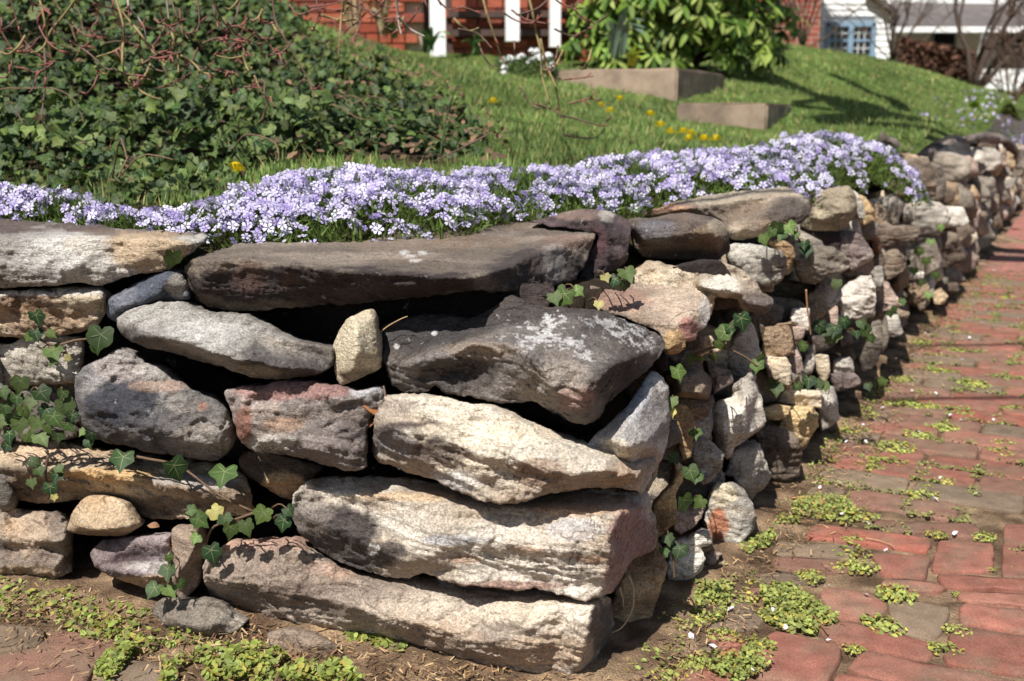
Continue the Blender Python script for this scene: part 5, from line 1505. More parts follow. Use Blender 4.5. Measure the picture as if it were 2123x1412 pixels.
petal_V = np.array([(0, -0.5, 0.0), (0.3, -0.1, 0.12), (0.24, 0.35, 0.05), (0, 0.42, 0.1), (-0.24, 0.35, 0.04), (-0.3, -0.1, 0.14)])
petal_me = raw_mesh('petal', petal_V, [(0, 1, 2), (0, 2, 3), (0, 3, 4), (0, 4, 5)], np.tile(srgb((246, 238, 244)) * 0.85, (6, 1))); petal_me.materials.append(M['petal'])
PT_ = '1515,1262 1478,1340 1390,1247 1432,1318 1395,1277 1603,1265 1628,1300 1718,1327 1715,1213 1795,1232 1837,1140 1980,1105 1993,870 1970,860 1755,915 1770,920 1790,880 1865,960 1905,895 1940,815 2000,870 1940,748 1995,745 1985,735 1953,710 2010,700 2060,870 1905,720 1892,735 1918,690 2010,655 2035,668 1890,810 1970,640 1940,1035 1950,990 1830,845 1795,915 2070,812 2010,795 1800,1085 1640,1110 1725,1060 1745,1065 262,1255 275,1262 335,1238 5,1195 55,1200 130,1240 425,1345 455,1355 360,1405 2040,590 2060,560 2015,610 2080,700 1990,600 1975,560 2110,660 1870,700 1920,640 1560,1390 1310,1345 1740,1000 1700,1010'
for tok in PT_.split():
    x, y = map(float, tok.split(','))
    P = at_z(x, y, 0.012)
    o = link('fallen_petal', petal_me, None, label='small white fallen petal lying on the path', cat='petal', group='white petals on the path')
    k = random.uniform(0.010, 0.016)
    o.location = Vector(P); o.scale = (k, k, k)
    o.rotation_euler = (random.gauss(-0.2, 0.4), random.gauss(0, 0.4), random.uniform(0, 6.28))

def dry_bits():
    n = 14000
    t = np.abs(RNG.normal(0.06, 0.06, n)); s_ = RNG.uniform(-0.15, 4.5, n) ** 1.0
    Q = PS + SDIR * s_[:, None] + NS * t[:, None]
    half = n // 3
    u = RNG.uniform(-0.1, 1.25, half)
    Q[:half] = PF + FDIR * u[:, None] + NF * np.abs(RNG.normal(0.08, 0.08, half))[:, None]
    Q[:, 2] = RNG.uniform(0.006, 0.02, n)
    nr = RNG.normal(0, 0.35, (n, 3)); nr[:, 2] = 1
    bV = np.array([(-0.5, -0.10, 0), (0.5, -0.06, 0.02), (0.5, 0.06, 0.02), (-0.5, 0.10, 0)]); bF = np.array([(0, 1, 2), (0, 2, 3)])
    cc = np.array([srgb((206, 176, 130)), srgb((150, 112, 80)), srgb((186, 150, 104)), srgb((110, 84, 64))])[RNG.integers(0, 4, n)] * 0.65
    v, f, c = scatter(bV, bF, np.ones((4, 3)), frames(nr, RNG.uniform(0, 6.28, n)), Q, RNG.uniform(0.004, 0.015, n), cc)
    link('straw_litter', raw_mesh('straw_litter', v, f, c), M['dry'], kind='stuff', label='straw and crumbled leaves on the soil beside the wall', cat='litter')
dry_bits()

def curled_leaf(label, x, y, sz, col, plane=None, Y=None, deg=0):
    P = at_y(x, y, Y) if Y else (on_plane([(x, y)], PF, NF, plane)[0] if plane is not None else at_z(x, y, 0.012))
    s_ = sz / FPX * P[1]
    V, Fc, C = [], [], []
    n = 7
    for i in range(n):
        a = i / (n - 1); w = math.sin(math.pi * min(1, a * 0.97 + 0.03)) ** 0.8 * 0.3
        for k, u in enumerate((-1, -0.5, 0, 0.5, 1)):
            V.append((u * w, a - 0.5, 0.25 * abs(u) ** 1.5 * w + 0.12 * math.sin(a * 5)))
            C.append(srgb(col) * 0.7 * (0.8 if u == 0 else 1))
    for i in range(n - 1):
        for k in range(4):
            Fc.append((i * 5 + k, i * 5 + k + 1, (i + 1) * 5 + k + 1, (i + 1) * 5 + k))
    me = raw_mesh('dead_leaf', np.array(V), Fc, np.array(C))
    o = link('dead_leaf', me, M['dry'], label=label, cat='leaf', group='curled dead leaves')
    view = CAM - P; view /= np.linalg.norm(view)
    n_ = view * (0.8 if (plane is not None or Y) else 0.1) + np.array([0.1, 0, 0.6])
    o.matrix_basis = mat3(frames(n_[None], np.array([math.radians(deg)]))[0], P, s_)
curled_leaf('curled rusty brown leaf stuck in the joint beside the pinkish grey stone', 765, 838, 56, (172, 112, 66), plane=0.06, deg=20)
curled_leaf('second rusty leaf lower in the same joint', 768, 872, 40, (150, 96, 60), plane=0.05, deg=-25)
curled_leaf('brown leaf lying beneath the long yellowish stone', 318, 1090, 26, (150, 112, 80), plane=0.05, deg=70)
curled_leaf('orange brown leaf on the weeds by the rusty stone', 1700, 1045, 40, (190, 130, 80), deg=80)
curled_leaf('pale orange leaf on soil left of the rusty brown one', 1655, 1035, 40, (206, 150, 100), deg=40)
curled_leaf('brown leaf among the weeds at the bottom of the picture', 1512, 1358, 46, (168, 120, 76), deg=70)

# old dry stems caught on the wall
def stick(label, pts, r, col, Y=None, plane=None, ground=False, r1=None):
    q = []
    for tok in pts.split():
        v = tok.split(',')
        x, y = float(v[0]), float(v[1])
        if len(v) > 2: q.append(at_y(x, y, float(v[2])))
        elif Y: q.append(at_y(x, y, Y))
        elif ground: q.append(at_z(x, y, 0.012))
        else: q.append(on_plane([(x, y)], PF, NF, plane)[0])
    V, Fc = tube(smooth_line(q, 18), r, r1 or r * 0.6, 5)
    V, c0 = recentre(V)
    o = link('dry_stem', raw_mesh('dry_stem', V, Fc, np.tile(srgb(col) * 0.65, (len(V), 1))), M['bark'], label=label, cat='stem')
    o.location = Vector(c0)
stick('pale dry stem hanging by the foot of the corner', '1303,1193 1312,1215 1314,1245 1308,1270 1290,1300 1268,1312', 0.0017, (196, 176, 140), Y=1.44)
stick('short pale stem beside the hanging dry stem', '1285,1218 1291,1240 1293,1258', 0.0014, (196, 176, 140), Y=1.44)
stick('thin vertical reddish stem in front of the side face', '1671,600 1674,640 1678,670 1681,695', 0.0022, (170, 124, 88), Y=2.3)
stick('thin pale straw lying against the lichen boulder', '788,690 805,676 830,662 845,656', 0.0012, (190, 160, 120), plane=0.01)
stick('grey twig in the crack between cream and dark stones', '775,880 790,850 798,820 795,800', 0.0022, (150, 126, 104), plane=0.06)
stick('brown twig lying on the bricks', '1665,1248 1690,1280 1717,1315', 0.0022, (150, 110, 80), ground=True)
stick('long straw on the brick path', '1795,1116 1820,1120 1855,1132', 0.0011, (206, 180, 130), ground=True)

# ------------------------------------------------------------------ log on the far stretch of the wall
def log():
    pts = [at_y(x, y, Y) for x, y, Y in ((1822,284,5.0),(1845,296,5.0),(1875,314,5.2),(1905,320,5.5),(1945,308,5.9),(2000,291,6.4),(2050,286,7.0),(2090,298,7.4),(2112,325,7.5),(2118,350,7.5))]
    L = smooth_line(pts, 60)
    V, Fc = tube(L, 0.022, 0.03, 12)
    V = V + (fbm(V * np.array([14, 14, 30]), 3) * 0.02)[:, None] * np.array([0.6, 0.2, 1])
    m_ = smooth(-0.3, 0.4, fbm(V * 9, 3))[:, None]
    C = srgb((170, 154, 142)) * 0.7 * m_ + srgb((124, 110, 100)) * 0.6 * (1 - m_)
    V, c0 = recentre(V)
    o = link('driftwood_log', raw_mesh('driftwood_log', V, Fc, C), M['log'], label='dark weathered curved log lying along the far top of the wall', cat='log')
    o.location = Vector(c0)
log()

# ------------------------------------------------------------------ dandelions
def dandelion(x, y, Y, label):
    P = at_y(x, y, Y)
    g = min(terrain(P[None])[0], P[2] - 0.04)
    root = empty('dandelion', (P[0], P[1], g), label, 'flower', 'yellow dandelions on the lawn')
    V, Fc = tube([(0, 0, -0.01), (0.002, 0, (P[2] - g) * 0.5), (0, 0, max(0.01, P[2] - g))], 0.0016, 0.0014, 5)
    link('stem', raw_mesh('stem', V, Fc, np.tile(srgb((120, 140, 70)) * 0.5, (len(V), 1))), M['grass'], root)
    r = np.random.default_rng(int(x))
    n = 46
    th = r.uniform(0, 6.28, n); tl = r.uniform(0.0, 1.45, n)
    V, Fc, C = [], [], []
    for a, b in zip(th, tl):
        d = np.array([math.cos(a) * math.sin(b), math.sin(a) * math.sin(b), math.cos(b)])
        q = np.cross(d, [0.2, 0.5, 0.8]); q /= np.linalg.norm(q)
        k = len(V); L = 0.024
        V += [d * 0.003, d * L - q * 0.0036, d * L + q * 0.0036]; Fc.append((k, k + 1, k + 2)); C += [np.array([0.78, 0.62, 0.015])] * 3
    o = link('flower_head', raw_mesh('flower_head', np.array(V), Fc, np.array(C), False), M['petal'], root)
    o.location = (0, 0, max(0.01, P[2] - g))
for x, y, Y, lb in ((488,357,2.55,'yellow dandelion at the edge of the ivy above the lilac mound'), (1022,214,4.7,'dandelion on the open lawn nearest the ivy edge'), (1041,167,6.0,'dandelion high on the lawn below the white flowers'),
    (1245,222,5.3,'dandelion just left of the tilted stone slab on the lawn'), (1265,233,5.1,'brighter dandelion below the tilted stone slab'), (1285,208,5.6,'half hidden dandelion against the tilted stone slab'),
    (1348,240,5.0,'uppermost dandelion of the slanting row on the lawn'), (1369,263,4.6,'second dandelion down the slanting row'), (1391,277,4.4,'third dandelion down the slanting row'), (1416,277,4.4,'large dandelion in the middle of the row above the phlox'),
    (1433,281,4.35,'dandelion beside the tall green stem'), (1427,292,4.2,'low dandelion touching the tall green stem'), (1459,292,4.2,'dandelion right of the tall green stem'), (1484,292,4.2,'last dandelion of the row above the phlox'), (1873,158,10.5,'tiny far dandelion on the slope below the white house')):
    dandelion(x, y, Y, lb)
def blade(label, pts, Y0, Y1, w=0.004):
    q = pts.split()
    L = [at_y(*map(float, t.split(',')), Y0 + (Y1 - Y0) * i / (len(q) - 1)) for i, t in enumerate(q)]
    V, Fc = tube(smooth_line(L, 14), w, w * 0.4, 4)
    V, c0 = recentre(V)
    o = link('tall_grass_stem', raw_mesh('tall_grass_stem', V, Fc, np.tile(srgb((128, 150, 96)) * 0.55, (len(V), 1))), M['grass'], label=label, cat='stem'); o.location = Vector(c0)
blade('long thin pale green stalk leaning in front of the lawn', '912,330 925,245 945,185 975,120', 3.0, 3.0, 0.003)
blade('short stiff green stem standing in the phlox', '1440,365 1439,325 1438,290', 2.9, 2.9, 0.005)
blade('green grass blades beside the yellow dandelion', '505,372 498,330 478,275', 2.6, 2.6, 0.002)
blade('slender grass stalk lying over the phlox', '1047,270 1075,295 1100,315', 2.9, 2.9, 0.0018)

# ------------------------------------------------------------------ brick house with porch posts
def brick_house():
    Yh = 8.7
    root = empty('brick_house', (-1.0, Yh, 1.2), 'red brick house front with white porch posts above the lawn', 'house')
    O = root.location
    x0, x1 = -1.86, -0.62
    bricks = []
    bl, bh = 0.203, 0.0765
    bm = MB().box((0, 0, 0), (bl - 0.012, 0.06, bh - 0.012))
    hm = MB().box((0, 0, 0), (bl / 2 - 0.012, 0.06, bh - 0.012))
    BC = [(176, 94, 72), (166, 86, 66), (184, 104, 80), (146, 82, 68)]
    mes = []
    for b_ in (bm, hm):
        for c in BC:
            me = raw_mesh('brick', b_.verts(), b_.F, np.tile(srgb(c) * 0.75, (8, 1)), False); me.materials.append(M['brick']); mes.append(me)
    def wall_part(xa, xb, za, zb, y):
        w = MB().box(((xa + xb) / 2, y + 0.13, (za + zb) / 2), (xb - xa, 0.2, zb - za))
        link('mortar_wall', raw_mesh('mortar_wall', w.verts() - np.array(O), w.F, None, False), M['mortar'], root)
        z = za + bh / 2; r = 0
        while z < zb:
            x = xa + (bl / 4 if r % 2 else bl / 2)
            if r % 2:
                pass
            while x < xb - 0.03:
                hd = (r % 6 == 3)
                k = random.randrange(4) + (4 if hd else 0)
                o = bpy.data.objects.new('brick', mes[k]); COL.objects.link(o); o.parent = root
                o.location = (x - O[0], y + random.uniform(-0.003, 0.003) - O[1], z - O[2])
                x += bl / 2 if hd else bl
            z += bh; r += 1
    wall_part(-1.84, -0.70, 1.12, 1.86, Yh)
    wall_part(-0.48, 0.70, 1.02, 1.88, Yh + 0.25)
    # plain upper storey and roof above
    w = MB().box((-0.7, Yh + 0.6, 3.2), (2.6, 0.8, 2.6))
    link('upper_storey', raw_mesh('upper_storey', w.verts() - np.array(O), w.F, None, False), far_brick, root)
    rf = MB().add(np.array([(-2.2, Yh - 0.3, 4.4), (0.9, Yh - 0.3, 4.4), (0.9, Yh + 2.2, 5.6), (-2.2, Yh + 2.2, 5.6), (-2.2, Yh - 0.3, 4.5), (0.9, Yh - 0.3, 4.5), (0.9, Yh + 2.2, 5.7), (-2.2, Yh + 2.2, 5.7)]), [(0, 1, 2, 3), (4, 7, 6, 5), (0, 4, 5, 1), (1, 5, 6, 2), (2, 6, 7, 3), (3, 7, 4, 0)])
    link('roof', raw_mesh('roof', rf.verts() - np.array(O), rf.F, None, False), M['roof'], root)
    # dark recess and timber between the walls
    w = MB().box((-0.55, Yh + 0.30, 1.5), (0.32, 0.1, 1.0))
    link('recess_panel', raw_mesh('recess_panel', w.verts() - np.array(O), w.F, None, False), M['dark_wood'], root)
    for z in (1.44, 1.58):
        w = MB().box((-0.02, Yh + 0.14, z), (0.96, 0.06, 0.05))
        link('porch_rail', raw_mesh('porch_rail', w.verts() - np.array(O), w.F, None, False), M['dark_wood'], root)
    for px, wd, yb, Yp in ((908, 0.115, 118, 8.35), (1062, 0.10, 86, 8.5), (1150, 0.08, 98, 8.6)):
        b = at_y(px, yb, Yp)
        w = MB().box((b[0], Yp, (b[2] + 3.9) / 2), (wd, wd, 3.9 - b[2]), 0.1)
        link('porch_post', raw_mesh('porch_post', w.verts() - np.array(O), w.F, None, False), M['white_paint'], root)
far_brick, _t, _b = new_mat('far_brick_wall')
_pos = N(_t, 'ShaderNodeNewGeometry').outputs['Position']
_mp = N(_t, 'ShaderNodeMapping'); _mp.inputs['Rotation'].default_value = (math.radians(90), 0, 0)
_t.links.new(_pos, _mp.inputs[0])
_br = N(_t, 'ShaderNodeTexBrick'); _t.links.new(_mp.outputs[0], _br.inputs[0])
_br.inputs['Color1'].default_value = tuple(srgb((180, 90, 70)) * 0.7) + (1,); _br.inputs['Color2'].default_value = tuple(srgb((150, 76, 62)) * 0.7) + (1,)
_br.inputs['Mortar'].default_value = tuple(srgb((190, 170, 150)) * 0.7) + (1,)
_br.inputs['Scale'].default_value = 1.0; _br.inputs['Brick Width'].default_value = 0.203; _br.inputs['Row Height'].default_value = 0.0765; _br.inputs['Mortar Size'].default_value = 0.006
_t.links.new(_br.outputs[0], _b.inputs['Base Color']); _b.inputs['Roughness'].default_value = 0.9
brick_house()

def far_brick_house():
    Y = 16.0
    a, b = at_y(1560, 100, Y), at_y(1712, 100, Y)
    root = empty('far_brick_house', (a[0], Y, 1.2), 'blurred red brick house behind the rhododendron', 'house')
    O = np.array(root.location)
    w = MB().box(((a[0] + b[0]) / 2 - 1.2, Y + 1.5, 2.9), (b[0] - a[0] + 2.2, 3, 3.6))
    link('wall_block', raw_mesh('wall_block', w.verts() - O, w.F, None, False), far_brick, root)
    w = MB().add(np.array([(a[0] - 2.6, Y - 0.3, 4.7), (b[0] + 0.2, Y - 0.3, 4.7), (b[0] + 0.2, Y + 3.3, 4.7), (a[0] - 2.6, Y + 3.3, 4.7), (a[0] - 2.6, Y + 1.5, 6.2), (b[0] + 0.2, Y + 1.5, 6.2)]), [(0, 1, 5, 4), (2, 3, 4, 5), (1, 2, 5), (3, 0, 4), (0, 3, 2, 1)])
    link('roof', raw_mesh('roof', w.verts() - O, w.F, None, False), M['roof'], root)
far_brick_house()

# ------------------------------------------------------------------ white clapboard house
def white_house():
    Y = 20.0
    p = lambda x, y, Yy=Y: at_y(x, y, Yy)
    root = empty('white_house', (p(1775, 120)[0], Y, 1.4), 'white clapboard house with blue window trim at the far right', 'house')
    O = np.array(root.location)
    def add(name, mb, mat, par=None, sm=False):
        o = link(name, raw_mesh(name, mb.verts() - O, mb.F, None, sm), mat)
        o.parent = par or root
        return o
    xl, xr = p(1706, 0)[0], p(1852, 0)[0]
    zb, zt = 1.0, p(0, -60)[2]
    body = MB().box(((xl + xr) / 2, Y + 2.0, (zb + 4.6) / 2), (xr - xl, 3.9, 4.6 - zb))
    add('wall_body', body, M['white_paint'])
    # clapboards, each its own
    bh = 0.105
    z = zb + 0.2
    wx0, wx1, wz0, wz1 = p(1716, 0)[0], p(1818, 0)[0], p(0, 118)[2], p(0, 50)[2]
    while z < 4.5:
        parts = [(xl, xr)] if not (wz0 - 0.02 < z < wz1 + 0.05) else [(xl, wx0), (wx1, xr)]
        for a, b in parts:
            q = np.array([(a, Y + 0.03, z), (b, Y + 0.03, z), (b, Y - 0.002, z), (a, Y - 0.002, z), (a, Y + 0.03, z + bh), (b, Y + 0.03, z + bh), (b, Y + 0.018, z + bh), (a, Y + 0.018, z + bh)])
            m_ = MB().add(q, [(0, 1, 2, 3), (4, 7, 6, 5), (3, 2, 6, 7), (0, 3, 7, 4), (1, 5, 6, 2)])
            add('clapboard', m_, M['white_paint'])
        z += bh
    # window: blue frame, two sashes with muntins and panes
    win = add('window', MB().box(((wx0 + wx1) / 2, Y - 0.02, wz1), (wx1 - wx0, 0.08, 0.09)).box(((wx0 + wx1) / 2, Y - 0.02, wz0), (wx1 - wx0 + 0.06, 0.12, 0.06)).box((wx0 + 0.035, Y - 0.02, (wz0 + wz1) / 2), (0.07, 0.08, wz1 - wz0)).box((wx1 - 0.035, Y - 0.02, (wz0 + wz1) / 2), (0.07, 0.08, wz1 - wz0)).box(((wx0 + wx1) / 2 , Y - 0.02, (wz0 + wz1) / 2), (0.085, 0.085, wz1 - wz0)), M['blue_paint'])
    mid = (wx0 + wx1) / 2
    for a, b in ((wx0 + 0.07, mid - 0.043), (mid + 0.043, wx1 - 0.07)):
        for za, zc in ((wz0 + 0.03, (wz0 + wz1) / 2 - 0.015), ((wz0 + wz1) / 2 + 0.015, wz1 - 0.045)):
            o = add('pane', MB().box(((a + b) / 2, Y + 0.01, (za + zc) / 2), (b - a, 0.012, zc - za)), M['glass'], win)
            mm_ = MB()
            for k in (1, 2): mm_.box((a + (b - a) * k / 3, Y - 0.002, (za + zc) / 2), (0.012, 0.012, zc - za))
            mm_.box(((a + b) / 2, Y - 0.004, (za + zc) / 2), (b - a, 0.012, 0.012))
            add('muntin', mm_, M['white_paint'], win)
        add('meeting_rail', MB().box(((a + b) / 2, Y - 0.01, (wz0 + wz1) / 2), (b - a, 0.03, 0.035)), M['blue_paint'], win)
    # lower wing to the right with a sloping grey porch roof
    wl, wr = xr, p(2300, 0, 22)[0]
    add('wing_wall', MB().box(((wl + wr) / 2, 23.6, 2.1), (wr - wl, 2.6, 3.6)), M['white_paint'])
    za, zc = p(0, 62, 21)[2], p(0, 22, 21)[2]
    r = MB().add(np.array([(xr - 0.5, 20.7, za), (wr, 20.7, za - 0.15), (wr, 22.2, zc + 0.1), (xr - 0.5, 22.2, zc + 0.2), (xr - 0.5, 20.7, za + 0.1), (wr, 20.7, za - 0.05), (wr, 22.2, zc + 0.2), (xr - 0.5, 22.2, zc + 0.3)]), [(0, 3, 2, 1), (4, 5, 6, 7), (0, 1, 5, 4), (1, 2, 6, 5), (2, 3, 7, 6), (3, 0, 4, 7)])
    add('porch_roof', r, M['roof'])
    add('fascia', MB().box(((xr - 0.4 + wr) / 2, 20.66, za - 0.02), (wr - xr + 0.4, 0.05, 0.1)), M['white_paint'])
    add('gable_rake', MB().add(np.array([(p(1795, -10, 19.9)[0], 19.85, p(0, -10)[2]), (p(1862, 36, 19.9)[0], 19.85, p(0, 36)[2]), (p(1862, 36, 19.9)[0], 19.85, p(0, 24)[2]), (p(1795, -10, 19.9)[0], 19.85, p(0, -22)[2]), (p(1795, -10, 19.9)[0], 20.3, p(0, -10)[2]), (p(1862, 36, 19.9)[0], 20.3, p(0, 36)[2]), (p(1862, 36, 19.9)[0], 20.3, p(0, 24)[2]), (p(1795, -10, 19.9)[0], 20.3, p(0, -22)[2])]), [(0, 1, 2, 3), (4, 7, 6, 5), (0, 4, 5, 1), (3, 2, 6, 7)]), M['roof'])
    add('porch_steps', MB().box((p(2060, 160, 20.3)[0], 20.3, 1.15), (0.9, 0.6, 1.0)), M['white_paint'])
    for px in (1872, 2036):
        b = p(px, 120, 20.75)
        add('porch_post', MB().box((b[0], 20.8, 1.7), (0.1, 0.1, 1.5)), M['white_paint'])
    for px in (1955, 2095):
        b = p(px, 100, 22.28)
        f = add('wing_window', MB().box((b[0], 22.28, 2.05), (0.5, 0.05, 0.85)), M['blue_paint'])
        add('pane', MB().box((b[0], 22.25, 2.05), (0.4, 0.02, 0.74)), M['glass'], f)
white_house()

# ------------------------------------------------------------------ concrete blocks and stone slab in the lawn
def bev_block(name, label, A, B, D, z0, z1, grp=None):
    """A-B front edge, D depth vector; bevelled, a little worn"""
    A, B, D = (np.asarray(v, float) for v in (A, B, D))
    import bmesh
    bm = bmesh.new()
    vs = [bm.verts.new((*q[:2], z)) for z in (z0, z1) for q in (A, B, B + D, A + D)]
    for f in ((3, 2, 1, 0), (4, 5, 6, 7), (0, 1, 5, 4), (1, 2, 6, 5), (2, 3, 7, 6), (3, 0, 4, 7)): bm.faces.new([vs[i] for i in f])
    bmesh.ops.bevel(bm, geom=list(bm.edges), offset=0.012, segments=2, affect='EDGES')
    bmesh.ops.subdivide_edges(bm, edges=list(bm.edges), cuts=3, use_grid_fill=True)
    V = np.array([v.co for v in bm.verts]); dn = fbm(V * 9, 3) * 0.006
    for v, d in zip(bm.verts, dn): v.co += v.normal * float(d)
    c = V.mean(0)
    for v in bm.verts: v.co -= Vector(c)
    me = bpy.data.meshes.new(name); bm.to_mesh(me); bm.free()
    o = link(name, me, M['concrete'], label=label, cat='block', group=grp); o.location = Vector(c)
c1 = at_y(1405, 140, 6.4); l1 = at_y(1140, 133, 6.75); r1 = at_y(1502, 157, 7.4)
bev_block('concrete_block', 'long weathered concrete retaining block across the lawn', l1, c1, (r1 - c1) * np.array([1, 1, 0]), 0.72, c1[2], 'concrete blocks in the lawn')
c2, r2 = at_y(1402, 213, 5.62), at_y(1592, 213, 5.72)
bev_block('concrete_block', 'lower concrete step block in front of the long one', c2, r2, np.array([0.28, 0.62, 0]), 0.6, c2[2], 'concrete blocks in the lawn')
def slab():
    P0 = at_y(1300, 195, 6.1)
    n = CAM - P0; n /= np.linalg.norm(n)
    st = stone(None, T3('1245,186 1270,181 1290,190 1322,205 1318,211 1285,208 1252,200'), P0, n, 'tan', name='flat_stone', back=0.2) if False else None
slab()

# ------------------------------------------------------------------ rhododendron
def long_leaf(col):
    V, Fc, C = [], [], []
    for i, (y, w, z) in enumerate(((0, 0.03, 0), (0.25, 0.13, 0.03), (0.6, 0.15, 0.0), (0.85, 0.09, -0.06), (1.0, 0.0, -0.12))):
        V += [(-w, -y, z), (0, -y, z - 0.03), (w, -y, z)]; C += [col, col * 1.25, col]
    for i in range(4):
        b = i * 3
        Fc += [(b, b + 1, b + 4), (b, b + 4, b + 3), (b + 1, b + 2, b + 5), (b + 1, b + 5, b + 4)]
    return np.array(V), np.array(Fc), np.array(C)
def shrub(name, label, c, rad, nwh, per, size, cols, nobj, cat='shrub'):
    root = empty(name, c, label, cat)
    c = np.asarray(c)
    shp = [long_leaf(srgb(k) * 0.6) for k in cols]
    mes = []
    for s_ in shp:
        me = raw_mesh('leaf', *s_); me.materials.append(M['leaf']); mes.append(me)
    Rm, Tm, Sm = [], [], []
    stems = 0
    for w in range(nwh):
        d = RNG.normal(0, 1, 3); d[2] = abs(d[2]) - 0.62; d /= np.linalg.norm(d)
        if d[1] > 0.55: d[1] *= -1
        rr = RNG.uniform(0.72, 1.03) * (1 + 0.12 * perlin((d * 2.3)[None])[0])
        tip = c + np.array([0, 0, rad[2] * 0.55]) + d * np.array(rad) * rr
        if w % 3 == 0:
            pts = smooth_line([c + RNG.normal(0, 0.06, 3) * np.array([1, 1, 0]), c + np.array([0, 0, rad[2] * 0.4]) + d * np.array(rad) * 0.4, tip], 8)
            V, Fc = tube(pts, 0.018, 0.006, 5)
            link('branch', raw_mesh('branch', V - c, Fc, np.tile(srgb((110, 90, 70)) * 0.5, (len(V), 1))), M['bark'], root)
        up = d * 0.5 + np.array([0, -0.25, 0.75]); up /= np.linalg.norm(up)
        for k in range(per):
            a = 2 * math.pi * k / per + RNG.uniform(-0.3, 0.3)
            out = frames(up[None], np.array([a]))[0]
            drop = RNG.uniform(-0.1, 0.75)
            ld = out[:, 0] * math.cos(drop) - up * math.sin(drop)       # where the leaf points
            nn = up * math.cos(drop) + out[:, 0] * math.sin(drop)
            x_ = np.cross(-ld, nn); x_ /= np.linalg.norm(x_)
            Rm.append(np.stack([x_, -ld, nn], 1)); Tm.append(tip); Sm.append(size * RNG.uniform(0.75, 1.2))
    Rm, Tm, Sm = np.array(Rm), np.array(Tm), np.array(Sm)
    order = np.argsort(Tm[:, 1] - 3 * (Sm / size) * 0.05)
    vis = project(Tm)
    order = np.array([i for i in order if vis[i, 1] > 0] + [i for i in order if vis[i, 1] <= 0])
    for i in order[:nobj]:
        o = bpy.data.objects.new('leaf', mes[RNG.integers(0, len(mes))]); COL.objects.link(o)
        o.matrix_basis = mat3(Rm[i], Tm[i], Sm[i]); put(o, root)
    rest = order[nobj:]
    g = RNG.integers(0, len(shp), len(rest))
    Vs, Fs, Cs, b = [], [], [], 0
    for k in range(len(shp)):
        q = rest[g == k]
        v, f, c_ = scatter(*shp[k], Rm[q], Tm[q], Sm[q], np.repeat(RNG.uniform(0.7, 1.3, (len(q), 1)), 3, 1))
        Vs.append(v); Fs.append(f + b); Cs.append(c_); b += len(v)
    o = link('foliage', raw_mesh('foliage', np.concatenate(Vs), np.concatenate(Fs), np.concatenate(Cs)), M['leaf'], kind='stuff'); put(o, root)
rc = at_y(1405, 118, 8.3)
shrub('rhododendron', 'big rhododendron with long glossy leaves beside the brick house', (rc[0], 8.35, 1.1), (0.82, 0.65, 0.75), 330, 9, 0.125, [(96, 124, 44), (120, 146, 56), (74, 104, 40), (150, 166, 84)], 280)
rc = at_y(1600, 80, 10.2)
shrub('evergreen_bush', 'dim evergreen bush at the right edge of the rhododendron', (rc[0] - 0.25, 10.3, 1.25), (0.42, 0.4, 0.6), 70, 8, 0.11, [(84, 110, 44), (60, 90, 40)], 60)

# white candytuft at the end of the concrete block
def candytuft():
    c = at_y(1095, 135, 6.7)
    root = empty('candytuft', (c[0], c[1], c[2] - 0.05), 'clump of white candytuft at the end of the concrete block', 'flowers')
    r = np.random.default_rng(3)
    V, Fc, C = [], [], []
    bV = np.array([(-0.5, -0.5, 0), (0.5, -0.5, 0), (0.5, 0.5, 0), (-0.5, 0.5, 0)]); bF = np.array([(0, 1, 2), (0, 2, 3)])
    for k in range(26):
        px, py = 1038 + r.uniform(0, 112), 0
        py = 112 + r.uniform(0, 34) + 8 * math.sin(px * 0.05)
        P = at_y(px, py, 6.62 + r.uniform(-0.1, 0.1))
        n = 26
        d = r.normal(0, 1, (n, 3)); d[:, 2] = np.abs(d[:, 2]); d /= np.linalg.norm(d, axis=1)[:, None]
        s_ = r.uniform(0.012, 0.026)
        v, f, c_ = scatter(bV, bF, np.tile(srgb((248, 246, 244)) * 0.85, (4, 1)), frames(d + np.array([0, -0.2, 0.3]), r.uniform(0, 6, n)), P + d * s_, np.full(n, 0.013))
        o = link('flower_cluster', raw_mesh('flower_cluster', v - np.array(root.location), f, c_, False), M['petal'], root)
    n = 1200
    P = np.array([at_y(1030 + r.uniform(0, 125), 118 + r.uniform(0, 36), 6.65 + r.uniform(-0.1, 0.12)) for _ in range(n)])
    d = r.normal(0, 1, (n, 3)); d[:, 2] = np.abs(d[:, 2])
    v, f, c_ = scatter(np.array([(-0.12, 0, 0), (0.12, 0, 0), (0, 1.0, 0.2)]), np.array([(0, 1, 2)]), np.tile(srgb((96, 122, 60)) * 0.5, (3, 1)), frames(d, r.uniform(0, 6, n)), P, r.uniform(0.02, 0.04, n))
    o = link('foliage', raw_mesh('foliage', v, f, c_), M['grass'], kind='stuff'); put(o, root)
candytuft()

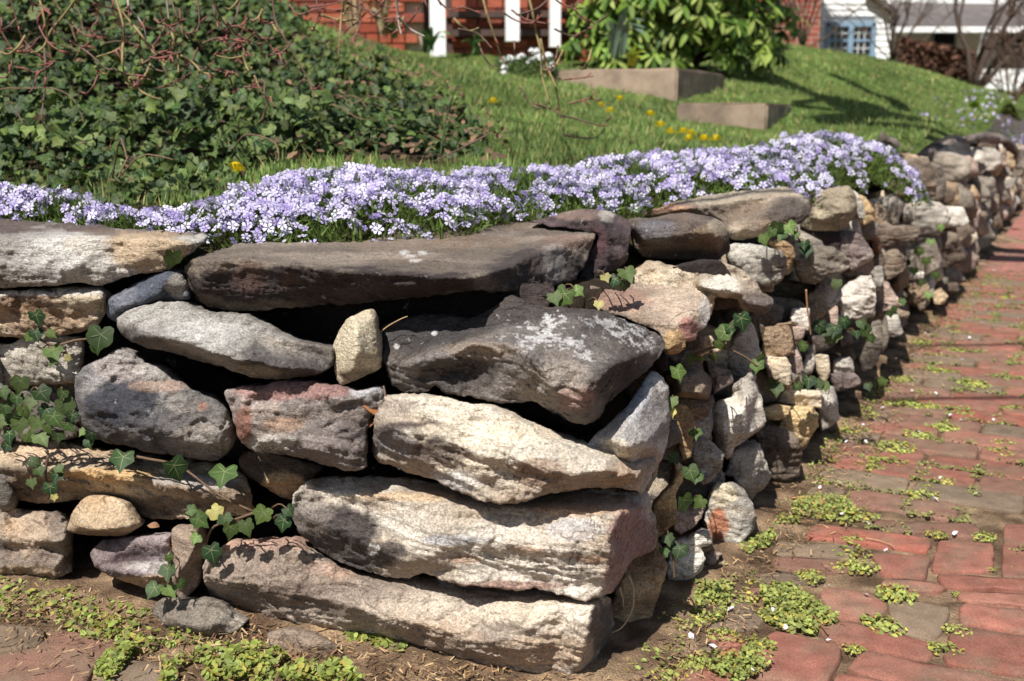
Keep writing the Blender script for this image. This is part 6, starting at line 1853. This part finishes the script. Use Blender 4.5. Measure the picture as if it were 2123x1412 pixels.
# daffodil like leaves along the house foot
def strap_plant(label, x, y, Y, n, h, cols, grp='leafy clumps at the foot of the house'):
    c = at_y(x, y, Y)
    root = empty('leafy_clump', c, label, 'plant', grp)
    for k in range(n):
        a = random.uniform(-1, 1); L = h * random.uniform(0.6, 1.1)
        pts = smooth_line([c + np.array([random.gauss(0, 0.03), random.gauss(0, 0.03), 0]), c + np.array([a * 0.25 * L, -0.05, L * 0.6]), c + np.array([a * 0.6 * L, -0.1, L * (0.9 - 0.4 * abs(a))])], 8)
        V = []; w = 0.014
        for i, q in enumerate(pts):
            ww = w * math.sin(math.pi * (0.12 + 0.88 * (1 - i / 7))) ** 0.7 if i < 7 else 0.001
            V += [q - np.array([ww, 0, 0]), q + np.array([ww, 0, 0.004])]
        Fc = [(2 * i, 2 * i + 1, 2 * i + 3, 2 * i + 2) for i in range(7)]
        link('leaf', raw_mesh('leaf', np.array(V) - c, Fc, np.tile(srgb(random.choice(cols)) * 0.6, (len(V), 1))), M['grass'], root)
G_, T_ = [(110, 146, 80), (90, 128, 72)], [(206, 182, 140), (190, 160, 116)]
strap_plant('green strap leaves in front of the first porch post', 895, 112, 7.9, 9, 0.22, G_)
strap_plant('green leaves right of the first porch post', 985, 118, 7.9, 8, 0.18, G_)
strap_plant('green shoots against the brick wall between dry stalks', 815, 82, 8.3, 7, 0.16, G_)
strap_plant('fan of dry straw stalks before the brick wall', 735, 72, 8.3, 16, 0.5, T_)
strap_plant('second fan of dry straw stalks nearer the porch', 790, 78, 8.3, 12, 0.4, T_)
strap_plant('grey green upright leaves beside the rhododendron', 1275, 125, 7.4, 10, 0.4, [(130, 150, 130), (110, 134, 110)])
strap_plant('bright lime leaves at the far end of the bank', 2015, 240, 9.5, 16, 0.16, [(170, 206, 50), (150, 190, 50)])
strap_plant('bright green leaves under the long rhododendron branch', 1310, 140, 7.2, 9, 0.14, [(190, 200, 70), (150, 176, 60)])

# ------------------------------------------------------------------ bare branches
def branching(root, base, direction, length, r, depth, rs_, out, spread=0.5, kids=3, curve=0.15):
    n = 7
    pts = [np.asarray(base, float)]
    d = np.asarray(direction, float); d /= np.linalg.norm(d)
    for i in range(n):
        d = d + rs_.normal(0, curve, 3); d /= np.linalg.norm(d)
        pts.append(pts[-1] + d * length / n)
    out.append((pts, r, r * 0.5, depth))
    if depth > 0:
        for k in range(kids):
            i = rs_.integers(2, n + 1)
            dd = d + rs_.normal(0, spread, 3)
            branching(root, pts[i], dd, length * rs_.uniform(0.5, 0.8), r * 0.55, depth - 1, rs_, out, spread, kids, curve)
def bare(name, label, base, stems, length, r, depth, seed, col, spread=0.5, kids=3, lean=0.35, cat='shrub'):
    rs_ = np.random.default_rng(seed)
    root = empty(name, base, label, cat)
    for k in range(stems):
        out = []
        branching(root, base, (rs_.normal(0, lean), rs_.normal(0, lean * 0.7), 1), length * rs_.uniform(0.8, 1.15), r, depth, rs_, out, spread, kids)
        mb = MB()
        for pts, a, b, dp in out:
            V, Fc = tube(pts, max(a, 0.003), max(b, 0.002), 5 if dp > 1 else 3); mb.add(V, Fc)
        V = mb.verts() - np.asarray(base)
        link('branch', raw_mesh('branch', V, mb.F, np.tile(srgb(col) * 0.55, (len(V), 1))), M['bark'], root)
    return root
b = at_y(2014, 188, 13.5)
bare('bare_tree', 'dark leafless multi stemmed tree before the white house', (b[0], b[1], b[2] - 0.05), 6, 1.7, 0.035, 3, 21, (92, 76, 66), 0.45, 3, 0.4, 'tree')
b = at_y(1850, 120, 14.5)
bare('bare_shrub', 'fine twigged leafless shrub beside the blue trimmed window', (b[0], b[1], b[2] - 0.05), 12, 1.1, 0.012, 3, 22, (120, 100, 84), 0.45, 3, 0.5)
b = at_y(1665, 95, 13.0)
bare('bare_shrub', 'leafless brown shrub against the far brick house', (b[0], b[1], b[2] - 0.05), 12, 1.2, 0.012, 3, 23, (104, 82, 66), 0.45, 3, 0.4)
b = at_y(2095, 215, 12.5)
bare('bare_shrub', 'leafless thicket at the right edge of the picture', (b[0], b[1], b[2] - 0.05), 16, 0.75, 0.010, 3, 24, (116, 92, 74), 0.5, 3, 0.45)

def brown_hedge():
    root = empty('beech_hedge', at_y(1950, 190, 14.0), 'low hedge with rusty brown winter leaves', 'hedge')
    n = 5200
    P = np.array([at_y(RNG.uniform(1872, 2030), 0, 14.0 + RNG.uniform(-0.25, 0.25)) for _ in range(n)])
    u = RNG.uniform(0, 1, n)
    lo = terrain(P) - 0.05
    P[:, 2] = lo + u * 0.58 * (1 + 0.15 * perlin(P * 2))
    nr = RNG.normal(0, 1, (n, 3)); nr[:, 1] -= 0.6
    bV = np.array([(0, -0.5, 0), (0.3, 0, 0.08), (0, 0.5, 0), (-0.3, 0, 0.08)]); bF = np.array([(0, 1, 2), (0, 2, 3)])
    v, f, c = scatter(bV, bF, np.tile(srgb((128, 88, 66)) * 0.5, (4, 1)), frames(nr, RNG.uniform(0, 6, n)), P, RNG.uniform(0.05, 0.09, n), np.repeat(RNG.uniform(0.5, 1.3, (n, 1)), 3, 1))
    o = link('foliage', raw_mesh('foliage', v, f, c), M['dry'], kind='stuff'); put(o, root)
    for k in range(14):
        q = P[k * 90].copy(); q[2] = lo[k * 90]
        V, Fc = tube([q, q + np.array([RNG.normal(0, 0.05), 0, 0.3]), q + np.array([RNG.normal(0, 0.12), 0, 0.6])], 0.012, 0.004, 5)
        o = link('stem', raw_mesh('stem', V, Fc, np.tile(srgb((90, 70, 58)) * 0.5, (len(V), 1))), M['bark']); put(o, root)
brown_hedge()

# ------------------------------------------------------------------ weeping twigs hanging in from above
def twigs():
    root = empty('weeping_maple', (-1.9, 3.1, terrain(np.array([[-1.9, 3.1, 0]]))[0]), 'leafless weeping branches with red buds hanging above the ivy', 'tree')
    O = np.array(root.location)
    R_, Y_, B_, W_ = (140, 98, 84), (162, 142, 94), (128, 100, 86), (176, 164, 150)
    TW = [('80,-10 92,40 100,85 108,128', Y_, 2.6), ('160,-5 130,35 105,65 92,95 75,108 45,108 20,100', Y_, 2.6), ('238,-10 250,30 257,60 256,90 240,105 200,118', Y_, 2.5), ('255,90 254,130 262,165 280,182', Y_, 2.5),
          ('245,15 270,45 295,75 310,100 322,112', Y_, 2.55), ('265,-10 268,18 285,35 300,60 303,82', W_, 2.45), ('345,-10 350,40', W_, 2.5), ('352,-10 365,30 380,65 390,80', B_, 2.6), ('330,20 350,55 360,80 368,110 370,150', Y_, 2.65),
          ('375,115 400,130 420,150 445,153', Y_, 2.6), ('410,-10 413,50 400,70', B_, 2.6), ('440,-10 460,40 475,60 500,95', B_, 2.55), ('475,55 510,52', R_, 2.55), ('450,85 480,82 505,90', R_, 2.5), ('470,60 472,90', R_, 2.55),
          ('145,85 160,95 185,96', R_, 2.5), ('170,100 190,115 220,142 240,142', B_, 2.6), ('0,60 30,105 60,100 80,78', R_, 2.6), ('92,100 95,150 94,175 90,210 87,250 100,272', B_, 2.45), ('90,128 105,135 115,150', R_, 2.45), ('300,130 330,110 355,108', R_, 2.5),
          ('330,125 345,150 360,170 372,182', B_, 2.5), ('310,118 330,120 376,108', R_, 2.5), ('330,182 350,175 400,150', R_, 2.55), ('565,-10 570,40 585,70 605,105 625,140 640,165 650,195 652,205', B_, 2.5), ('600,10 620,30 660,18 700,22 740,30', R_, 2.9), ('640,15 680,10 720,0', R_, 2.9),
          ('822,-10 824,25 826,45 832,72', W_, 3.0), ('825,35 850,60 880,75', W_, 3.0), ('715,-10 708,30 705,70 702,125', Y_, 3.0), ('1000,-10 1010,30 1030,90 1040,120', Y_, 3.1), ('1095,-10 1105,30 1112,70 1122,110 1122,150 1135,200 1140,215', Y_, 3.1), ('1120,80 1135,140 1152,180 1160,230 1168,270', Y_, 3.1),
          ('1165,240 1190,245 1225,255 1250,260 1265,240', B_, 3.1), ('1170,280 1200,285 1235,285 1255,265', B_, 3.1), ('1110,215 1140,225 1165,240', B_, 3.1), ('1180,215 1220,205 1245,208', R_, 3.1), ('1080,180 1100,215 1120,225', B_, 3.1), ('1170,165 1200,162 1230,158', R_, 3.1), ('1060,20 1090,40 1140,50', R_, 3.1), ('1150,60 1185,75 1210,65 1260,30', B_, 3.1),
          ('900,-10 930,20 960,15 1000,30', R_, 3.0), ('950,60 990,70 1020,100', B_, 3.0), ('20,-10 40,60 55,110', R_, 2.7), ('190,-10 205,35 190,60 210,85', R_, 2.6), ('420,90 445,80 470,78', R_, 2.55), ('385,40 372,45 350,70', R_, 2.5), ('0,160 14,160 22,145', R_, 2.5), ('520,60 560,95 570,110', R_, 2.6), ('555,115 590,110', R_, 2.5), ('505,180 545,182', R_, 2.5), ('645,185 670,182', R_, 2.5), ('1010,280 970,300 930,320 900,335', B_, 2.7), ('800,-10 790,20 760,40', R_, 3.0)]
    rs_ = np.random.default_rng(77)
    for k in range(70):      # the finer twigs between them
        x = rs_.uniform(0, 620) if k < 44 else rs_.uniform(620, 1260)
        y = rs_.uniform(-10, 170 if x < 620 else (40 if x < 950 else 110))
        dx, dy = rs_.uniform(-55, 55), rs_.uniform(10, 60)
        TW.append(('%.0f,%.0f %.0f,%.0f %.0f,%.0f %.0f,%.0f' % (x, y, x + dx * 0.4, y + dy * 0.5, x + dx * 0.9, y + dy * 0.8, x + dx * 1.4, y + dy * 0.8 + rs_.uniform(-8, 12)), [R_, B_, R_, Y_][k % 4], rs_.uniform(2.4, 2.8) if x < 620 else 3.05))
    for pts, col, Y in TW:
        q = [tuple(map(float, t.split(','))) for t in pts.split()]
        L = smooth_line([at_y(x, y, Y + rs_.normal(0, 0.02)) for x, y in q], 16)
        if q[0][1] < 0:       # goes on up to the arching limb
            up = np.array([L[0] + np.array([-0.15, 0.1, 0.5]), L[0] + np.array([-0.05, 0.03, 0.2])])
            L = np.concatenate([up, L])
        r = 0.0034 if col in (Y_, W_) else 0.0024
        V, Fc = tube(L, r * (Y / 2.6), r * 0.55 * (Y / 2.6), 5)
        br = link('branch', raw_mesh('branch', V - O, Fc, np.tile(srgb(col) * 0.62, (len(V), 1))), M['bark'], root)
        if col == R_ or rs_.uniform() < 0.5:
            for k in range(3):
                i = rs_.integers(4, len(L) - 1)
                t = L[i] - L[i - 1]; t /= np.linalg.norm(t) + 1e-9
                d = t + rs_.normal(0, 0.5, 3); d /= np.linalg.norm(d)
                bl = rs_.uniform(0.012, 0.03)
                V, Fc = tube([L[i], L[i] + d * bl * 0.5, L[i] + d * bl], 0.0026, 0.0012, 5)
                o = link('bud', raw_mesh('bud', V - O, Fc, np.tile(srgb((160, 96, 86)) * 0.6, (len(V), 1))), M['bark'], br)
    # trunk and arching limb out of sight above
    g = O
    V, Fc = tube(smooth_line([g, g + np.array([0.1, 0, 0.9]), g + np.array([0.9, -0.3, 1.5]), g + np.array([2.2, -0.3, 1.6]), g + np.array([3.0, 0.0, 1.3])], 30), 0.05, 0.012, 8)
    link('trunk', raw_mesh('trunk', V - O, Fc, np.tile(srgb((120, 104, 92)) * 0.5, (len(V), 1))), M['bark'], root)
twigs()

# ------------------------------------------------------------------ what hangs overhead, out of the picture, and throws its shade
def hit_terrain(x, y):
    d = rays([(x, y)])[0]
    for t in np.arange(2.0, 20, 0.02):
        P = CAM + d * t
        if P[2] < terrain(P[None])[0]: return P
    return CAM + d * 8
sv = np.array(SUN)
for i, (y0, y1) in enumerate(((728, 716), (838, 826))):
    a, b = at_z(1690, y0, 0.0), at_z(2123, y1, 0.0)
    d = (b - a) / np.linalg.norm(b - a)
    q0, q1 = a + sv * 4.6 - d * 9, b + sv * 4.6 + d * 9
    L = [q0 + (q1 - q0) * t + np.array([0, 0, 1.0 * (2 * t - 1) ** 2]) for t in np.linspace(0, 1, 30)]
    V, Fc = tube(L, 0.014, 0.014, 6)
    link('overhead_cable', raw_mesh('overhead_cable', V, Fc), M['dark_wood'], label='black utility cable strung high above the path, the %s of two' % ('farther', 'closer')[i], cat='cable', group='overhead cables')
def street_tree():
    base = np.array([5.2, 2.4, -0.02])
    root = empty('street_tree', base, 'bare street tree standing beyond the path with limbs reaching overhead', 'tree')
    top = base + np.array([-0.1, 0.1, 4.2])
    V, Fc = tube(smooth_line([base, base + np.array([0.05, 0, 2]), top], 14), 0.16, 0.1, 10)
    link('trunk', raw_mesh('trunk', V - base, Fc, np.tile(srgb((110, 96, 86)) * 0.5, (len(V), 1))), M['bark'], root)
    for k, (sh, r) in enumerate(((((1850, 262), (1800, 240), (1725, 207), (1640, 176), (1545, 155)), 0.055), (((1900, 252), (1870, 225), (1800, 190), (1725, 155)), 0.045), (((1790, 238), (1700, 205), (1610, 178), (1530, 168)), 0.025))):
        L = [top] + [hit_terrain(*q) + sv * 4.9 for q in sh]
        V, Fc = tube(smooth_line(L, 30), r * 2.6, r * 1.3, 8)
        link('branch', raw_mesh('branch', V - base, Fc, np.tile(srgb((110, 96, 86)) * 0.5, (len(V), 1))), M['bark'], root)
street_tree()
